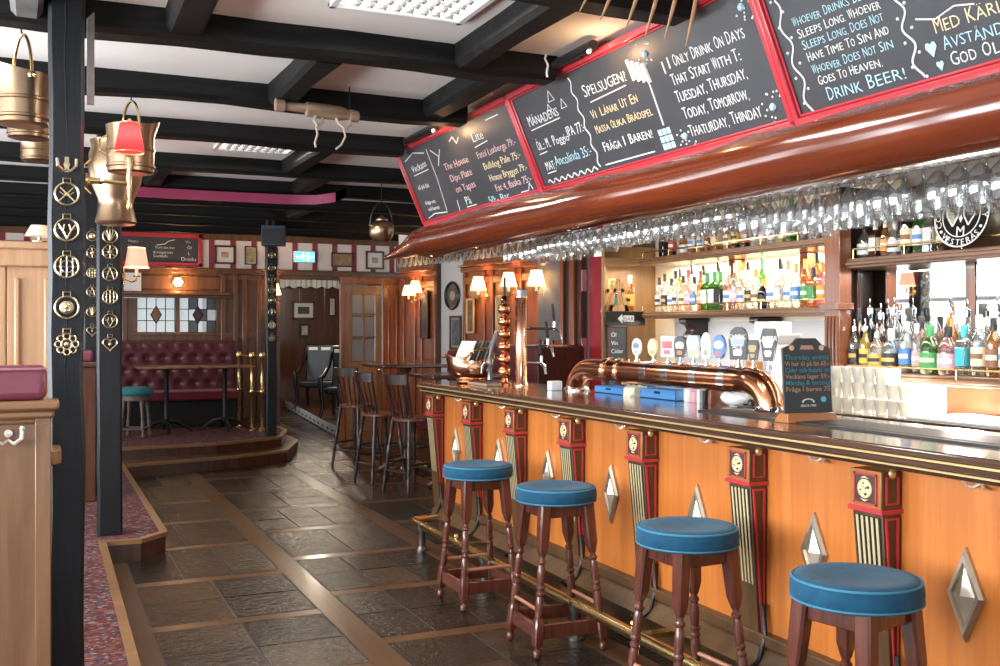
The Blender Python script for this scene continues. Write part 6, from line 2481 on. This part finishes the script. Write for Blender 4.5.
def high_table(label, x, y, w, d, h):
    root = thing('high_table', label, 'high table', (x, y, 0))
    m = MB()
    m.box((-w / 2, -d / 2, h - .04), (w / 2, d / 2, h))
    m.build('tabletop', M_counter, root, bevel=.012)
    m = MB()
    m.lathe([(.07, .05), (.06, .10), (.035, .14), (.05, .3), (.035, .5), (.05, .7), (.035, h - .15), (.08, h - .04), (.0, h - .04)], 16)
    m.build('column', M_darkwood, root)
    for k in range(4):
        a = k * pi / 2 + pi / 4
        m = MB()
        m.tube([(.04 * cos(a), .04 * sin(a), .14), (.18 * cos(a), .18 * sin(a), .10), (.30 * cos(a), .30 * sin(a), .03)], [.035, .03, .025], 8)
        m.ball((.31 * cos(a), .31 * sin(a), .026), .026, 8)
        m.build('foot', M_darkwood, root)
    m = MB()
    m.tube([(.26 * cos(2 * pi * k / 24), .26 * sin(2 * pi * k / 24), .30) for k in range(24)], .012, 6, closed=True)
    for k in range(4):
        a = k * pi / 2 + pi / 4
        m.tube([(0, 0, .3), (.26 * cos(a), .26 * sin(a), .3)], .01, 6)
    m.build('foot_ring', M_iron, root)
    return root


high_table('dark high table between the tall spindle-back chairs', 3.62, 10.5, .75, .75, 1.19)
high_table('dark high table behind the copper scuttle end of the bar', 3.72, 9.2, .8, .7, 1.13)
# booth settle behind the tap towers
root = thing('booth_settle', 'maroon leather settle below the lamps behind the tap towers', 'settle', aw(3.15, -.37, 0), AR)
m = MB()
m.box((-.75, .12, .42), (.75, .30, 1.40))
m.build('backrest', M_maroon, root, bevel=.05, seg=3)
m = MB()
m.box((-.75, -.3, .38), (.75, .12, .50))
m.build('seat_cushion', M_maroon, root, bevel=.03, seg=3)
m = MB()
m.box((-.74, -.28, 0), (.74, .30, .38))
m.box((.75, -.28, 0), (.80, .31, 1.38))
m.build('settle_base', M_darkwood, root, bevel=.006)
root = thing('booth_settle', 'maroon leather settle below the lamp above the copper scuttle', 'settle', aw(1.95, -.37, 0), AR)
m = MB()
m.box((-.42, .12, .42), (.35, .30, 1.32))
m.build('backrest', M_maroon, root, bevel=.05, seg=3)
m = MB()
m.box((-.42, -.3, .38), (.35, .12, .50))
m.build('seat_cushion', M_maroon, root, bevel=.03, seg=3)
m = MB()
m.box((-.41, -.28, 0), (.34, .30, .38))
m.build('settle_base', M_darkwood, root, bevel=.006)

# black armchairs on the stage in the passage
def black_chair():
    root = thing('black_armchair', 'glossy black armchair in the passage, nearer the opening', 'armchair', (0, 0, 0), 0, 'black armchairs in the passage')
    Mb = mat('glossy_black_lacquer', (.005, .005, .006), .35, coat=.1)
    m = MB()
    m.box((-.33, -.30, .38), (.33, .30, .50))
    m.build('seat_cushion', Mb, root, bevel=.03)
    m = MB()
    m.hexa([(-.36, .24, .36), (.36, .24, .36), (.36, .34, .36), (-.36, .34, .36)], [(-.40, .34, 1.16), (.40, .34, 1.16), (.40, .42, 1.16), (-.40, .42, 1.16)])
    m.build('backrest', Mb, root, bevel=.03)
    m = MB()
    for x in (-.24, 0, .24):
        m.box((x - .09, .30, 1.04), (x + .09, .345, 1.10))
    m.build('pale_band', M_greyw, root, bevel=.01)
    for s in (-1, 1):
        m = MB()
        m.tube([(s * .38, .34, 1.05), (s * .40, .20, .82), (s * .40, -.1, .68), (s * .40, -.32, .64), (s * .38, -.34, .4), (s * .36, -.30, .18), (s * .40, -.36, .0)], [.03, .035, .04, .045, .035, .028, .03], 10)
        m.build('arm', Mb, root)
        m = MB()
        m.tube([(s * .36, .30, .4), (s * .36, .36, 0)], [.03, .022], 8)
        m.build('leg', Mb, root)
    return root


bc = black_chair()
bc.location = (4.62, 16.2, .131)
bc.rotation_euler = (0, 0, radians(-30))
dup(bc, (4.72, 18.4, .131), radians(-30), 'glossy black armchair in the passage, farther from the opening')
# lace valance in the passage
m = MB()
n = 60
rings = []
for k in range(n + 1):
    x = 4.2 + 1.9 * k / n
    y = 20.0 + .03 * sin(k * 1.9)
    rings.append([(x, y, 2.64), (x, y + .004, 2.64), (x, y + .004, 2.40 + .02 * sin(k * .9)), (x, y, 2.40 + .02 * sin(k * .9))])
m.loft(rings)
m.tube([(4.1, 20.0, 2.65), (6.1, 20.0, 2.65)], .012, 8)
o = m.build('lace_valance', mat('lace_white', (.6, .6, .58), .9))
tag(o, 'white pleated lace valance hanging across the passage', 'valance')
point('passage_light', (4.4, 17.5, 2.4), 70, (1, .85, .65), .15)

# ================================================================ BOOTH AT THE STREET SIDE
root = thing('booth_bench', 'oak booth end panel with plum leather back cushion beside the massive post', 'booth bench', (-.9, 4.0, .15))
m = MB()
m.box((0, 0, 0), (.93, .07, 1.10))
m.box((.885, -.012, 0), (.938, .082, 1.10))
m.build('end_panel', wood('walnut_end_panel', (.24, .125, .062), (.14, .068, .034), 'Z', 3.4, .38, .25), root, bevel=.004)
m = MB()
m.box((0, -.045, 1.115), (.965, .115, 1.15))
m.box((0, -.025, 1.085), (.950, .095, 1.116))
m.box((0, -.012, 1.065), (.94, .082, 1.086))
m.build('cap_moulding', wood('cap_oak', (.29, .15, .07), (.18, .09, .04), 'X', 5, .35, .25), root, bevel=.010)
m = MB()
m.box((.0, -.03, 1.15), (.925, .10, 1.275))
m.build('back_cushion', M_plum, root, bevel=.028, seg=4)
m = MB()
m.tube([(.02, -.032, 1.262), (.90, -.032, 1.262), (.918, -.02, 1.262), (.918, .09, 1.262)], .005, 6)
m.build('piping', mat('plum_piping', (.45, .20, .25), .4), root)
m = MB()
m.lathe([(.014, 0), (.014, .008), (.0, .01)], 10, 0, basis((.80, -.002, 1.035), (1, 0, 0), (0, 0, 1), (0, -1, 0)))
m.tube([(.755, -.05, 1.05), (.757, -.055, 1.02), (.78, -.03, 1.0), (.80, -.008, 1.01), (.82, -.03, 1.0), (.843, -.055, 1.02), (.845, -.05, 1.05)], .007, 6)
m.ball((.755, -.05, 1.055), .010, 8)
m.ball((.845, -.05, 1.055), .010, 8)
m.build('coat_hook', MATS['silver_hook'], root)
m = MB()
m.prism([(.70, .10), (.945, .10), (.975, .14), (.975, .30), (.945, .33), (.70, .33)], .90, .955)
m.build('side_shelf', MATS['cap_oak'], root, bevel=.006)
m = MB()
m.box((.0, .07, .36), (.92, .36, .48))
m.build('seat_cushion', M_maroon, root, bevel=.02)
# wood screen with glass
root = thing('booth_screen', 'pale oak screen with glass panes behind the plum cushion', 'screen', (-2.70, 5.6, .15))
m = MB()
m.box((1.9, 0, 0), (2.78, .06, .95))
m.box((1.9, -.02, .95), (2.78, .08, 1.0))
m.box((1.9, -.03, 1.715), (2.80, .09, 1.81))
m.box((1.9, -.05, 1.80), (2.81, .11, 1.84))
for x in (1.9, 2.475):
    m.box((x, -.005, 1.0), (x + .075, .065, 1.72))
m.box((2.55, .0, 1.0), (2.78, .06, 1.72))
m.box((2.585, -.02, 1.06), (2.61, .0, 1.66))
m.box((2.72, -.02, 1.06), (2.745, .0, 1.66))
m.build('oak_frame', M_lightoak, root, bevel=.008)
m = MB()
m.box((1.975, .028, 1.0), (2.475, .034, 1.72))
m.build('glass_panes', M_pane, root, smooth=False)
# partition below the half-hidden post
root = thing('booth_partition', 'dark wooden booth partition with plum cushion beyond the step post', 'booth partition', (-2.0, 8.95, .15))
m = MB()
m.box((0, 0, 0), (2.42, .08, 1.10))
m.box((0, -.03, 1.10), (2.45, .11, 1.14))
m.build('panel', M_darkwood, root, bevel=.006)
m = MB()
m.box((0.0, -.01, 1.14), (2.40, .09, 1.24))
m.build('back_cushion', M_plum, root, bevel=.025, seg=3)
# small peach thing on the screen, modelled as a lamp with glowing shade
sh = thing('peach_lamp_shape', 'small peach thing shaped like a lamp on the booth screen under the wallpaper', 'lamp', (.0, 5.63, 1.992))
m = MB()
m.lathe([(.035, 0), (.035, .008), (.009, .014), (.009, .05)], 14)
m.build('lamp_base', M_brass, sh)
m = MB()
m.lathe([(.07, .03), (.04, .085), (.038, .085), (.068, .03)], 24, caps=False)
m.build('lamp_shade', mat('peach_shade', (.85, .62, .45), .8, emit=(1, .7, .45), estr=.2), sh)
# thin white cable at the end of the first beam
m = MB()
m.tube([(0, 0, 0), (-.01, 0, -.03), (.006, -.002, -.06), (.0, 0, -.10), (.004, 0, -.12)], .006, 6)
o = m.build('white_cable', M_whitepl)
o.location = (2.30, 4.520, 2.93)
tag(o, 'short white cable running down the end of the first black beam', 'cable')
